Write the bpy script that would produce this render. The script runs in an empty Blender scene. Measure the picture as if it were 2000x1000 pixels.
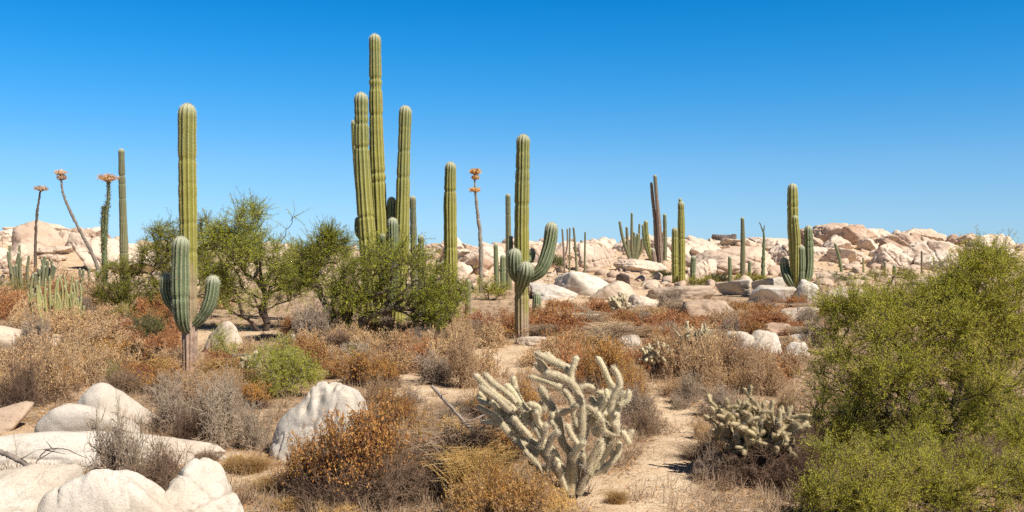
import bpy, math, random
import numpy as np
from mathutils import Vector, Matrix
R = math.radians
SC = bpy.context.scene
COL = SC.collection
# ---------------------------------------------------------------- camera
F = 1920.0; CX = 1000.0; HZ = 490.0; H = 2.5      # photo pixels (2000 wide), eye height in metres
cam_d = bpy.data.cameras.new('camera'); cam = bpy.data.objects.new('camera', cam_d); COL.objects.link(cam)
cam.location = (0, 0, H); cam.rotation_euler = (R(90), 0, 0)
cam_d.sensor_width = 36; cam_d.lens = 36 * F / 2000; cam_d.shift_y = -0.005
cam_d.clip_start = 0.05; cam_d.clip_end = 8000
SC.camera = cam
# ---------------------------------------------------------------- sky, sun, exposure
SUN_AZ, SUN_EL = R(50), R(49)                     # azimuth to the right of straight behind the camera
w = bpy.data.worlds.new('World'); SC.world = w; w.use_nodes = True
nt = w.node_tree; nt.nodes.clear()
out = nt.nodes.new('ShaderNodeOutputWorld'); bg = nt.nodes.new('ShaderNodeBackground')
sky = nt.nodes.new('ShaderNodeTexSky'); sky.sky_type = 'NISHITA'; sky.sun_disc = False
sky.sun_elevation = SUN_EL; sky.sun_rotation = math.pi - SUN_AZ
sky.altitude = 600; sky.air_density = 1.0; sky.dust_density = 0.3; sky.ozone_density = 2.5
tc = nt.nodes.new('ShaderNodeTexCoord'); sx = nt.nodes.new('ShaderNodeSeparateXYZ')
rp = nt.nodes.new('ShaderNodeValToRGB'); mx = nt.nodes.new('ShaderNodeMix'); mx.data_type = 'RGBA'; mx.blend_type = 'MULTIPLY'
mx.inputs[0].default_value = 1.0
nt.links.new(tc.outputs['Generated'], sx.inputs[0]); nt.links.new(sx.outputs['Z'], rp.inputs[0])
SKYR = [(0.0, (.30, .52, .87)), (0.016, (.295, .475, .78)), (0.047, (.28, .455, .69)), (0.086, (.25, .455, .66)), (0.124, (.17, .445, .66)), (0.162, (.10, .44, .68)), (0.2, (.052, .425, .69)), (0.246, (.016, .40, .675)), (0.34, (.06, .10, .14))]
while len(rp.color_ramp.elements) < len(SKYR): rp.color_ramp.elements.new(0.5)
for e, (p, c) in zip(rp.color_ramp.elements, SKYR): e.position = p; e.color = (*c, 1)
nt.links.new(sky.outputs[0], mx.inputs[6]); nt.links.new(rp.outputs[0], mx.inputs[7])
nt.links.new(mx.outputs[2], bg.inputs[0]); bg.inputs[1].default_value = 0.15
nt.links.new(bg.outputs[0], out.inputs[0])
sl = bpy.data.lights.new('sun', 'SUN'); so = bpy.data.objects.new('sun', sl); COL.objects.link(so)
sl.energy = 4.9; sl.angle = R(0.53); sl.color = (1, .94, .84)
sdir = Vector((math.sin(SUN_AZ) * math.cos(SUN_EL), -math.cos(SUN_AZ) * math.cos(SUN_EL), math.sin(SUN_EL)))
so.rotation_euler = sdir.to_track_quat('Z', 'Y').to_euler(); so.location = sdir * 60
SC.view_settings.view_transform = 'Standard'; SC.view_settings.look = 'None'
SC.view_settings.exposure = 0.45; SC.view_settings.gamma = 1; SC.view_settings.use_curve_mapping = False
SC.cycles.max_bounces = 5; SC.cycles.diffuse_bounces = 3; SC.cycles.glossy_bounces = 1; SC.cycles.transmission_bounces = 2
SC.cycles.transparent_max_bounces = 4; SC.cycles.caustics_reflective = False; SC.cycles.caustics_refractive = False
SC.cycles.use_denoising = False

# ---------------------------------------------------------------- noise and ground height
def _h(i, j, k, s):
    n = (i * 374761393 + j * 668265263 + k * 2147483647 + s * 1274126177) & 0xFFFFFFFF
    n = ((n ^ (n >> 13)) * 1274126177) & 0xFFFFFFFF
    n = ((n ^ (n >> 16)) * 2246822519) & 0xFFFFFFFF
    return ((n ^ (n >> 15)) & 0xFFFFFF) / float(0xFFFFFF)
def vn(P, s=0):
    P = np.asarray(P, float); I = np.floor(P).astype(np.int64); f = P - I; f = f * f * (3 - 2 * f); I = I + 10007
    r = 0
    for a in (0, 1):
        for b in (0, 1):
            for c in (0, 1):
                wgt = (f[:, 0] if a else 1 - f[:, 0]) * (f[:, 1] if b else 1 - f[:, 1]) * (f[:, 2] if c else 1 - f[:, 2])
                r = r + wgt * _h(I[:, 0] + a, I[:, 1] + b, I[:, 2] + c, s)
    return r * 2 - 1
def fbm(P, o=4, s=0):
    r = 0; a = 1.0; P = np.asarray(P, float)
    for i in range(o): r = r + a * vn(P, s + i); P = P * 2.03 + 17.3; a *= .5
    return r
def n2(x, y, sc, s=0): return vn(np.stack([x / sc, y / sc, np.zeros_like(x)], 1), s)
SKYLINE = [(-800, 492), (-200, 484), (0, 478), (40, 466), (80, 460), (160, 460), (190, 474), (260, 492), (420, 494), (640, 496), (840, 500), (900, 494),
           (1000, 490), (1200, 486), (1340, 486), (1400, 482), (1560, 484), (1620, 472), (1720, 478), (1800, 476), (1900, 480), (2100, 482), (2800, 490)]
def sst(a, b, v): t = np.clip((v - a) / (b - a), 0, 1); return t * t * (3 - 2 * t)
def T(x, y):
    x = np.atleast_1d(np.asarray(x, float)); y = np.atleast_1d(np.asarray(y, float))
    yy = np.maximum(y, 1.0)
    px = CX + F * x / np.maximum(yy, 20)
    sk = np.interp(px, [p[0] for p in SKYLINE], [p[1] for p in SKYLINE])
    ridge = H + (HZ - sk) / F * 125.0 + .2
    up = sst(62, 122, y) * (1 - .75 * sst(135, 260, y))
    z = ridge * up
    z = z + n2(x, y, 7.0, 3) * .13 + n2(x, y, 1.9, 5) * .035 + n2(x, y, 22., 7) * .2 * sst(15, 40, y)
    z = z + n2(x, y, 5.0, 9) * .5 * up
    z = z * (1 - sst(260, 420, y)) 
    return z
def tz(x, y): return float(T(x, y)[0])
_DS = np.geomspace(5, 135, 2600)
def at(px, py):
    """where the line of sight to a photo pixel meets the ground"""
    x = (px - CX) / F * _DS; z = H - (py - HZ) / F * _DS
    hit = np.nonzero(T(x, _DS) >= z)[0]
    d = float(_DS[hit[0]]) if len(hit) else 125.0
    return (px - CX) / F * d, d
def W(px, py, d): return np.array([(px - CX) / F * d, d, H - (py - HZ) / F * d])

# ---------------------------------------------------------------- mesh helpers
class G:
    def __init__(s): s.V = []; s.Q = []; s.T = []; s.A = {}; s.n = 0
    def add(s, V, Q=None, T=None, **at):
        V = np.asarray(V, float)
        if Q is not None and len(Q): s.Q.append(np.asarray(Q, int) + s.n)
        if T is not None and len(T): s.T.append(np.asarray(T, int) + s.n)
        for k, v in at.items(): s.A.setdefault(k, []).append((s.n, np.broadcast_to(np.asarray(v, float), (len(V),))))
        s.V.append(V); s.n += len(V)
    def mesh(s, name, mat, smooth=False):
        V = np.concatenate(s.V)
        Q = np.concatenate(s.Q) if s.Q else np.zeros((0, 4), int); T3 = np.concatenate(s.T) if s.T else np.zeros((0, 3), int)
        me = bpy.data.meshes.new(name); me.vertices.add(len(V)); me.vertices.foreach_set('co', V.astype(np.float32).ravel())
        nl = len(Q) * 4 + len(T3) * 3; me.loops.add(nl)
        me.loops.foreach_set('vertex_index', np.concatenate([Q.ravel(), T3.ravel()]).astype(np.int32))
        npoly = len(Q) + len(T3); me.polygons.add(npoly)
        st = np.concatenate([np.arange(len(Q)) * 4, len(Q) * 4 + np.arange(len(T3)) * 3]).astype(np.int32)
        me.polygons.foreach_set('loop_start', st)
        me.polygons.foreach_set('loop_total', np.concatenate([np.full(len(Q), 4), np.full(len(T3), 3)]).astype(np.int32))
        if smooth: me.polygons.foreach_set('use_smooth', np.ones(npoly, bool))
        for k, lst in s.A.items():
            a = me.attributes.new(k, 'FLOAT', 'POINT'); arr = np.zeros(len(V), np.float32)
            for o, v in lst: arr[o:o + len(v)] = v
            a.data.foreach_set('value', arr)
        me.update(calc_edges=True)
        if not isinstance(mat, (list, tuple)): mat = [mat]
        for m in mat: me.materials.append(m)
        return me
    def obj(s, name, mat, parent=None, loc=(0, 0, 0), smooth=False):
        o = bpy.data.objects.new(name, s.mesh(name, mat, smooth)); COL.objects.link(o); o.location = loc
        if parent: o.parent = parent
        return o
def thing(name, label, cat, loc=(0, 0, 0), group=None):
    o = bpy.data.objects.new(name, None); COL.objects.link(o); o.location = loc; o.empty_display_size = .2
    return tag(o, label, cat, group)
def tag(o, label=None, cat=None, group=None, kind=None):
    if label: o['label'] = label
    if cat: o['category'] = cat
    if group: o['group'] = group
    if kind: o['kind'] = kind
    return o
def unit(v): return v / np.maximum(np.linalg.norm(v, axis=-1, keepdims=True), 1e-9)
def segs(g, P0, P1, r0, r1, n=3, **at):
    """many tapered tubes at once"""
    P0 = np.asarray(P0, float); P1 = np.asarray(P1, float); N = len(P0)
    if N == 0: return
    r0 = np.broadcast_to(r0, (N,)); r1 = np.broadcast_to(r1, (N,))
    d = unit(P1 - P0); up = np.where(np.abs(d[:, 2:3]) > .9, np.array([[1., 0, 0]]), np.array([[0, 0, 1.]]))
    a = unit(np.cross(d, up)); b = np.cross(d, a)
    th = np.arange(n) * 2 * math.pi / n
    ring = a[:, None, :] * np.cos(th)[None, :, None] + b[:, None, :] * np.sin(th)[None, :, None]
    V = np.concatenate([P0[:, None, :] + ring * r0[:, None, None], P1[:, None, :] + ring * r1[:, None, None]], 1).reshape(-1, 3)
    base = (np.arange(N) * 2 * n)[:, None]; i = np.arange(n)[None, :]; j = (np.arange(n)[None, :] + 1) % n
    Q = np.stack([base + i, base + j, base + n + j, base + n + i], 2).reshape(-1, 4)
    at = {k: (np.repeat(np.asarray(v), 2 * n) if np.ndim(v) else v) for k, v in at.items()}
    g.add(V, Q, **at)
def leaves(g, P, D, L, Wd, rng, flat=.0, **at):
    """diamond leaves at points P pointing along D"""
    N = len(P); D = unit(D); s = unit(np.cross(D, rng.normal(size=(N, 3))))
    if flat: s = unit(s * (1 - flat) + flat * unit(np.cross(D, np.array([0, 0, 1.]) + rng.normal(size=(N, 3)) * .2)))
    L = np.broadcast_to(L, (N,))[:, None]; Wd = np.broadcast_to(Wd, (N,))[:, None]
    V = np.stack([P, P + D * L * .5 + s * Wd * .5, P + D * L, P + D * L * .5 - s * Wd * .5], 1).reshape(-1, 3)
    Q = np.arange(4 * N).reshape(-1, 4)
    at.setdefault('rnd', rng.random(N)); at = {k: (np.repeat(np.asarray(v), 4) if np.ndim(v) else v) for k, v in at.items()}
    g.add(V, Q, **at)
def catmull(P, n):
    P = np.asarray(P, float)
    if len(P) == 2: t = np.linspace(0, 1, n)[:, None]; return P[0] * (1 - t) + P[1] * t
    E = np.vstack([2 * P[0] - P[1], P, 2 * P[-1] - P[-2]]); m = len(P) - 1
    u = np.linspace(0, m, n); i = np.minimum(u.astype(int), m - 1); t = (u - i)[:, None]
    a, b, c, d = E[i], E[i + 1], E[i + 2], E[i + 3]
    return .5 * ((2 * b) + (c - a) * t + (2 * a - 5 * b + 4 * c - d) * t ** 2 + (3 * b - a - 3 * c + d) * t ** 3)
def frames(P):
    t = unit(np.gradient(P, axis=0)); n = np.zeros_like(P); a = np.array([1., 0, 0]) if abs(t[0][0]) < .8 else np.array([0, 1., 0])
    a = a - t[0] * a.dot(t[0]); n[0] = a / np.linalg.norm(a)
    for i in range(1, len(P)):
        v = n[i - 1] - t[i] * n[i - 1].dot(t[i]); n[i] = v / np.linalg.norm(v)
    return t, n, np.cross(t, n)
def tube(g, P, rad, n=8, **at):
    P = np.asarray(P, float); t, a, b = frames(P); rad = np.broadcast_to(rad, (len(P),)); th = np.arange(n) * 2 * math.pi / n
    V = P[:, None] + (a[:, None] * np.cos(th)[None, :, None] + b[:, None] * np.sin(th)[None, :, None]) * rad[:, None, None]
    m = len(P); i = np.arange(m - 1)[:, None] * n; k = np.arange(n)[None]; k2 = (k + 1) % n
    Q = np.stack([i + k, i + k2, i + n + k2, i + n + k], 2).reshape(-1, 4)
    at = {kk: (np.repeat(np.asarray(v), n) if np.ndim(v) else v) for kk, v in at.items()}
    g.add(V.reshape(-1, 3), Q, **at)

# ---------------------------------------------------------------- materials
def M(name):
    m = bpy.data.materials.new(name); m.use_nodes = True; t = m.node_tree
    b = t.nodes['Principled BSDF']; b.inputs['Specular IOR Level'].default_value = .15; b.inputs['Roughness'].default_value = .9
    return m, t, b
def ramp(t, src, stops, interp='LINEAR'):
    r = t.nodes.new('ShaderNodeValToRGB'); r.color_ramp.interpolation = interp
    while len(r.color_ramp.elements) < len(stops): r.color_ramp.elements.new(.5)
    for e, (p, c) in zip(r.color_ramp.elements, stops): e.position = p; e.color = (*c, 1) if len(c) == 3 else c
    t.links.new(src, r.inputs[0]); return r.outputs[0]
def noise(t, sc, det=4, rough=.55, obj=False, vec=None):
    n = t.nodes.new('ShaderNodeTexNoise'); n.inputs['Scale'].default_value = sc; n.inputs['Detail'].default_value = det; n.inputs['Roughness'].default_value = rough
    if vec is None:
        if obj: vec = t.nodes.new('ShaderNodeTexCoord').outputs['Object']
        else: vec = t.nodes.new('ShaderNodeNewGeometry').outputs['Position']
    t.links.new(vec, n.inputs['Vector']); return n.outputs[0]
def mixc(t, f, a, b, mode='MIX'):
    m = t.nodes.new('ShaderNodeMix'); m.data_type = 'RGBA'; m.blend_type = mode
    for s, i in ((f, 0), (a, 6), (b, 7)):
        if hasattr(s, 'links'): t.links.new(s, m.inputs[i])
        elif i == 0: m.inputs[0].default_value = s
        else: m.inputs[i].default_value = (*s, 1)
    return m.outputs[2]
def attr(t, name):
    a = t.nodes.new('ShaderNodeAttribute'); a.attribute_name = name; return a.outputs['Fac']
def math_(t, op, a, b=None):
    m = t.nodes.new('ShaderNodeMath'); m.operation = op
    for i, s in enumerate((a, b)):
        if s is None: continue
        if hasattr(s, 'links'): t.links.new(s, m.inputs[i])
        else: m.inputs[i].default_value = s
    return m.outputs[0]
def bump(t, b, h, st, dist):
    n = t.nodes.new('ShaderNodeBump'); n.inputs['Strength'].default_value = st; n.inputs['Distance'].default_value = dist
    t.links.new(h, n.inputs['Height']); t.links.new(n.outputs[0], b.inputs['Normal'])
def rock_mat(name, base, warm, dark, varnish=.35, s=1.0, crack=.5):
    m, t, b = M(name)
    big = noise(t, .7 * s, 5, .6); c = ramp(t, big, [(.38, warm), (.62, base)])
    med = noise(t, 3.1 * s, 6, .65); v = ramp(t, med, [(.56, (0, 0, 0)), (.72, (1, 1, 1))])
    c = mixc(t, math_(t, 'MULTIPLY', v, varnish), c, dark)
    sp = noise(t, 55 if s >= 1 else 14, 3, .8); spk = ramp(t, sp, [(.36, (.45, .43, .42)), (.46, (1, 1, 1))])
    c = mixc(t, .5, c, spk, 'MULTIPLY')
    if crack:
        vo = t.nodes.new('ShaderNodeTexVoronoi'); vo.feature = 'DISTANCE_TO_EDGE'; vo.inputs['Scale'].default_value = .55 * s
        geo = t.nodes.new('ShaderNodeNewGeometry'); wv = t.nodes.new('ShaderNodeTexNoise'); wv.inputs['Scale'].default_value = 1.3 * s; wv.inputs['Detail'].default_value = 4
        t.links.new(geo.outputs['Position'], wv.inputs['Vector'])
        va = t.nodes.new('ShaderNodeVectorMath'); va.operation = 'MULTIPLY_ADD'; va.inputs[1].default_value = (.9 / s,) * 3
        t.links.new(wv.outputs['Color'], va.inputs[0]); t.links.new(geo.outputs['Position'], va.inputs[2]); t.links.new(va.outputs[0], vo.inputs['Vector'])
        ck = ramp(t, vo.outputs['Distance'], [(.0, (.25, .2, .17)), (.012, (1, 1, 1))])
        c = mixc(t, crack, c, ck, 'MULTIPLY')
    oi = t.nodes.new('ShaderNodeObjectInfo'); tint = ramp(t, oi.outputs['Random'], [(0, (.80, .72, .66)), (.25, (.98, .95, .92)), (1, (1.06, 1.05, 1.03))]); c = mixc(t, 1.0 if s < 1 else .35, c, tint, 'MULTIPLY')
    t.links.new(c, b.inputs['Base Color'])
    h = math_(t, 'ADD', math_(t, 'MULTIPLY', med, 1.0), math_(t, 'MULTIPLY', sp, .35)); bump(t, b, h, .55, .05 / s ** .5)
    return m
M_WHITE = rock_mat('white_granite', (.63, .575, .50), (.53, .45, .365), (.25, .20, .155), .55, 1.6, .15)
M_PALE = rock_mat('pale_granite', (.60, .51, .41), (.54, .43, .33), (.28, .20, .15), .5, .8, .35)
M_TAN = rock_mat('tan_granite', (.72, .605, .495), (.61, .475, .37), (.31, .21, .15), .7, .28, .6)
M_PINK = rock_mat('pink_granite', (.60, .475, .375), (.42, .29, .21), (.21, .13, .09), .8, .35, .6)
M_DARK = rock_mat('dark_granite', (.23, .20, .19), (.17, .14, .13), (.10, .08, .08), .5, .8, .2)

def cactus_mat(name, low, top, crest, wood, bright=1.0):
    m, t, b = M(name)
    hg = attr(t, 'young'); c = ramp(t, hg, [(0, low), (1, top)])
    n = noise(t, 2.2, 4, .6); c = mixc(t, ramp(t, n, [(.45, (0, 0, 0)), (.75, (.6, .6, .6))]), c, tuple(x * 1.25 for x in low))
    ds = noise(t, 26, 2, .6)
    cr = math_(t, 'POWER', attr(t, 'crest'), 7.0); cr = math_(t, 'MULTIPLY', cr, ramp(t, ds, [(.35, (.35,) * 3), (.55, (1, 1, 1))]))
    c = mixc(t, cr, c, crest)
    c = mixc(t, math_(t, 'MULTIPLY', attr(t, 'tip'), .8), c, (.50, .49, .36))
    sc_ = ramp(t, noise(t, 3.3, 5, .75), [(.60, (0, 0, 0)), (.68, (.75, .75, .75))]); c = mixc(t, sc_, c, (.20, .15, .09))
    wn = noise(t, 5, 5, .7); wc = ramp(t, wn, [(.35, tuple(x * .55 for x in wood)), (.6, wood)])
    c = mixc(t, attr(t, 'wood'), c, wc)
    t.links.new(c, b.inputs['Base Color']); b.inputs['Roughness'].default_value = .65; b.inputs['Specular IOR Level'].default_value = .3
    bump(t, b, ds, .5, .02); return m
M_CAC = cactus_mat('cactus_skin', (.235, .215, .035), (.125, .15, .055), (.54, .49, .21), (.46, .32, .235))
M_CACG = cactus_mat('bluegreen_cactus_skin', (.13, .16, .07), (.115, .145, .075), (.44, .43, .24), (.30, .22, .17))
M_CACY = cactus_mat('yellow_cactus_skin', (.34, .32, .11), (.27, .27, .12), (.45, .41, .24), (.33, .25, .19))
M_CACW = cactus_mat('weathered_cactus_skin', (.25, .17, .13), (.13, .14, .08), (.36, .27, .20), (.27, .19, .155))
M_CACD = cactus_mat('dull_cactus_skin', (.185, .175, .085), (.11, .13, .07), (.30, .28, .18), (.22, .16, .12))
def plain(name, stops, sc=8, rough=.9, rnd=False, trans=0.0, bmp=0):
    """colour varied by noise, or per leaf by the rnd attribute, and between objects"""
    m, t, b = M(name)
    src = attr(t, 'rnd') if rnd else noise(t, sc, 4, .6)
    c = ramp(t, src, stops)
    oi = t.nodes.new('ShaderNodeObjectInfo'); hs = t.nodes.new('ShaderNodeHueSaturation')
    t.links.new(math_(t, 'ADD', math_(t, 'MULTIPLY', oi.outputs['Random'], .45), .8), hs.inputs['Value'])
    t.links.new(math_(t, 'ADD', math_(t, 'MULTIPLY', oi.outputs['Random'], .014), .493), hs.inputs['Hue'])
    t.links.new(c, hs.inputs['Color']); c = hs.outputs[0]
    t.links.new(c, b.inputs['Base Color']); b.inputs['Roughness'].default_value = rough
    if trans:
        o = t.nodes['Material Output']; ms = t.nodes.new('ShaderNodeMixShader'); tr = t.nodes.new('ShaderNodeBsdfTranslucent')
        t.links.new(c, tr.inputs[0]); ms.inputs[0].default_value = trans
        t.links.new(b.outputs[0], ms.inputs[1]); t.links.new(tr.outputs[0], ms.inputs[2]); t.links.new(ms.outputs[0], o.inputs[0])
    if bmp: bump(t, b, noise(t, sc * 2, 4, .7), bmp, .02)
    return m
M_SPINE = plain('spine', [(0, (.50, .47, .36)), (1, (.66, .62, .50))], rnd=True)
M_BARK = plain('dark_bark', [(.3, (.06, .045, .035)), (.7, (.15, .115, .09))], 9, bmp=.6)
M_BARKG = plain('grey_bark', [(.3, (.14, .115, .09)), (.7, (.30, .26, .21))], 9, bmp=.6)
M_LEAF = plain('mesquite_leaf', [(0, (.17, .20, .02)), (.45, (.50, .54, .055)), (.85, (.62, .60, .09)), (1, (.62, .52, .14))], rnd=True, trans=.45)
M_LEAFD = plain('grey_green_leaf', [(0, (.10, .13, .04)), (.6, (.20, .23, .07)), (1, (.34, .32, .13))], rnd=True, trans=.3)
M_LEAFY = plain('yellow_green_leaf', [(0, (.15, .15, .03)), (.35, (.50, .49, .055)), (.7, (.66, .61, .10)), (.85, (.56, .40, .14)), (1, (.62, .40, .17))], rnd=True, trans=.45)
M_LEAFB = plain('bright_green_leaf', [(0, (.18, .22, .025)), (.6, (.50, .50, .055)), (1, (.54, .52, .10))], rnd=True, trans=.45)
M_TWRUST = plain('rust_twig', [(.3, (.28, .13, .065)), (.7, (.46, .24, .13))], 14)
M_LFRUST = plain('rust_leaf', [(0, (.32, .12, .04)), (.6, (.55, .225, .075)), (1, (.68, .38, .16))], rnd=True, trans=.2)
M_TWGREY = plain('grey_twig', [(.3, (.25, .185, .13)), (.7, (.52, .405, .30))], 12)
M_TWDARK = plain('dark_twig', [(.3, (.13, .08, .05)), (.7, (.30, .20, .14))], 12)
M_TWTAN = plain('tan_twig', [(.3, (.38, .25, .145)), (.7, (.62, .44, .27))], 12)
M_LFTAN = plain('tan_seedhead', [(0, (.46, .26, .10)), (.6, (.72, .45, .20)), (1, (.82, .60, .35))], rnd=True, trans=.2)
M_LFORG = plain('orange_leaf', [(0, (.38, .16, .045)), (.5, (.66, .33, .09)), (.92, (.74, .44, .14)), (1, (.42, .38, .06))], rnd=True, trans=.25)
M_GOLD = plain('golden_straw', [(0, (.38, .21, .07)), (.6, (.58, .36, .13)), (1, (.72, .54, .28))], rnd=True, trans=.2)
M_STRAW = plain('pale_straw', [(0, (.34, .23, .14)), (.6, (.54, .39, .25)), (1, (.68, .54, .38))], rnd=True, trans=.2)
M_FLOWER = plain('dried_flower', [(0, (.66, .36, .12)), (.6, (.80, .52, .22)), (1, (.86, .66, .40))], rnd=True, trans=.25)
M_FLOWERP = plain('pale_dried_flower', [(0, (.62, .42, .26)), (1, (.80, .64, .48))], rnd=True, trans=.25)
M_DEAD = plain('dead_wood', [(.3, (.13, .10, .085)), (.7, (.33, .27, .23))], 7, bmp=.7)

# ---------------------------------------------------------------- ground
PATH = [(1220, 1060, 175), (1258, 980, 160), (1288, 930, 125), (1322, 880, 100), (1325, 830, 78), (1305, 780, 58), (1262, 750, 36)]
PATHW = [(*at(a, b), c) for a, b, c in PATH]
SAND = [(1240, 960, .9), (820, 745, 1.6), (960, 705, 2.0), (1020, 690, 2.0), (60, 660, 4.0), (230, 660, 3.2), (430, 900, .6), (480, 930, .5), (860, 770, 1.2), (430, 650, 2), (1330, 850, .6),
        (1180, 590, 5), (1250, 575, 6), (140, 770, 1.0), (20, 850, .8), (1000, 720, 1.2), (1330, 760, .8), (340, 880, .6)]
SANDW = [(*at(a, b), c) for a, b, c in SAND]
def litter(x, y):
    """1 where dry litter covers the ground, 0 on bare sand"""
    m = np.zeros_like(x)
    for i in range(len(PATHW) - 1):
        ax, ay, aw = PATHW[i]; bx, by, bw = PATHW[i + 1]
        L2 = (bx - ax) ** 2 + (by - ay) ** 2; t = np.clip(((x - ax) * (bx - ax) + (y - ay) * (by - ay)) / L2, 0, 1)
        d = np.hypot(x - ax - t * (bx - ax), y - ay - t * (by - ay)); wd = (aw + (bw - aw) * t) / F * np.maximum(y, 5) * .5
        m = np.maximum(m, 1 - sst(wd * .75, wd * 1.35, d))
    for a, b, r in SANDW: m = np.maximum(m, 1 - sst(r * .5, r * 1.2, np.hypot(x - a, y - b)))
    return np.clip(1 - m + n2(x, y, .9, 31) * .25, 0, 1)
def build_ground():
    u = np.linspace(-1, 1, 330); xs = 16 * np.sinh(u * 6.3) / np.sinh(2.0) * .5
    v = np.linspace(0, 1, 430); ys = 3.5 + 9.0 * (np.exp(v * 6.3) - 1) / 4.0
    ys = np.concatenate([[-2500, -600, -120, -40, -12, -3], ys])
    X, Y = np.meshgrid(xs, ys); x = X.ravel(); y = Y.ravel(); z = T(x, y)
    lit = litter(x, y) * (1 - .75 * sst(60, 85, y)); near = (y > 4) & (y < 40)
    z = z + near * (n2(x, y, .33, 41) * .012 + n2(x, y, .14, 42) * .006)
    nx = len(xs); ny = len(ys); i = (np.arange(ny - 1)[:, None] * nx + np.arange(nx - 1)[None]).ravel()
    g = G(); g.add(np.stack([x, y, z], 1), np.stack([i, i + 1, i + nx + 1, i + nx], 1), litter=lit)
    m, t, b = M('desert_ground')
    sand = ramp(t, noise(t, 1.4, 6, .65), [(.3, (.54, .37, .225)), (.5, (.68, .50, .33)), (.7, (.76, .60, .42))])
    lit_c = ramp(t, noise(t, 9, 5, .8), [(.34, (.12, .075, .05)), (.5, (.30, .18, .105)), (.66, (.48, .33, .20))])
    f = math_(t, 'MULTIPLY', attr(t, 'litter'), ramp(t, noise(t, 2.3, 5, .7), [(.38, (.15,) * 3), (.58, (.95,) * 3)]))
    c = mixc(t, f, sand, lit_c)
    pb = noise(t, 38, 3, .7); c = mixc(t, .55, c, ramp(t, pb, [(.34, (.45, .4, .36)), (.5, (1, 1, 1)), (.75, (1.1, 1.1, 1.08))]), 'MULTIPLY')
    t.links.new(c, b.inputs['Base Color'])
    bump(t, b, math_(t, 'ADD', noise(t, 5, 6, .7), math_(t, 'MULTIPLY', pb, .5)), .8, .06)
    o = g.obj('ground', m, smooth=True); tag(o, 'sandy desert ground strewn with dry litter', kind='structure')
build_ground()

# ---------------------------------------------------------------- labels for the many: told apart by what they stand beside
LM = [(366, 690, 'the three-armed cactus'), (760, 640, 'the tall clustered cactus'), (880, 600, 'the armless ribbed cactus'), (1018, 655, 'the bent-arm cactus'),
      (1100, 940, 'the big pale cholla'), (1280, 730, 'the small cholla'), (1490, 890, 'the shaded cholla'), (626, 850, 'the pitted boulder'),
      (515, 640, 'the open-crowned mesquite'), (690, 660, 'the broad green mesquite'), (540, 770, 'the pale green bush'), (1555, 585, 'the squat-armed cactus'),
      (1290, 545, 'the tallest far cactus cluster'), (1325, 555, 'the twin yellowish cacti'), (205, 540, 'the spiky boojum'), (72, 520, 'the thin dark boojum'),
      (1820, 900, 'the big feathery tree'), (1500, 565, 'the split dark-faced block'), (1640, 520, 'the great brown overhanging boulder'), (220, 940, 'the long white slab'),
      (1450, 545, 'the lone slim cactus'), (100, 640, 'the candelabra cactus thicket'), (990, 600, 'the thin column cactus'), (90, 480, 'the domed pink outcrop'),
      (1236, 520, 'the fan-shaped cactus cluster'), (940, 570, 'the twice-flowering boojum'), (1465, 690, 'the pair of round boulders'), (620, 660, 'the dead brush heap'), (240, 540, 'the plain tapered cactus')]
PEND = []
def later(o, desc, px, py): PEND.append((o, desc, px, py))
ORD = ['nearest', 'second', 'third', 'fourth', 'fifth', 'sixth', 'seventh', 'eighth', 'ninth', 'tenth', 'eleventh', 'twelfth', 'thirteenth', 'fourteenth', 'fifteenth']
def resolve_labels():
    grp = {}
    for o, desc, px, py in PEND:
        best = min(LM, key=lambda l: math.hypot(px - l[0], (py - l[1]) * 2.2)); dx, dy = px - best[0], py - best[1]
        if abs(dx) < 22: rel = 'just in front of' if dy > 0 else 'just behind'
        else:
            side = 'left' if dx < 0 else 'right'
            rel = f'in front {side} of' if dy > 18 else f'behind {side} of' if dy < -18 else f'{side} of'
        grp.setdefault((desc, rel, best[2]), []).append((math.hypot(dx, dy * 2.2), o))
    for (desc, rel, lm), L in grp.items():
        L.sort(key=lambda a: a[0])
        for k, (_, o) in enumerate(L):
            if len(L) == 1: o['label'] = f'{desc} {rel} {lm}'
            elif k == 0: o['label'] = f'nearest {desc} {rel} {lm}'
            else: o['label'] = f'{ORD[min(k, 14)]}-nearest {desc} {rel} {lm}'

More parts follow.
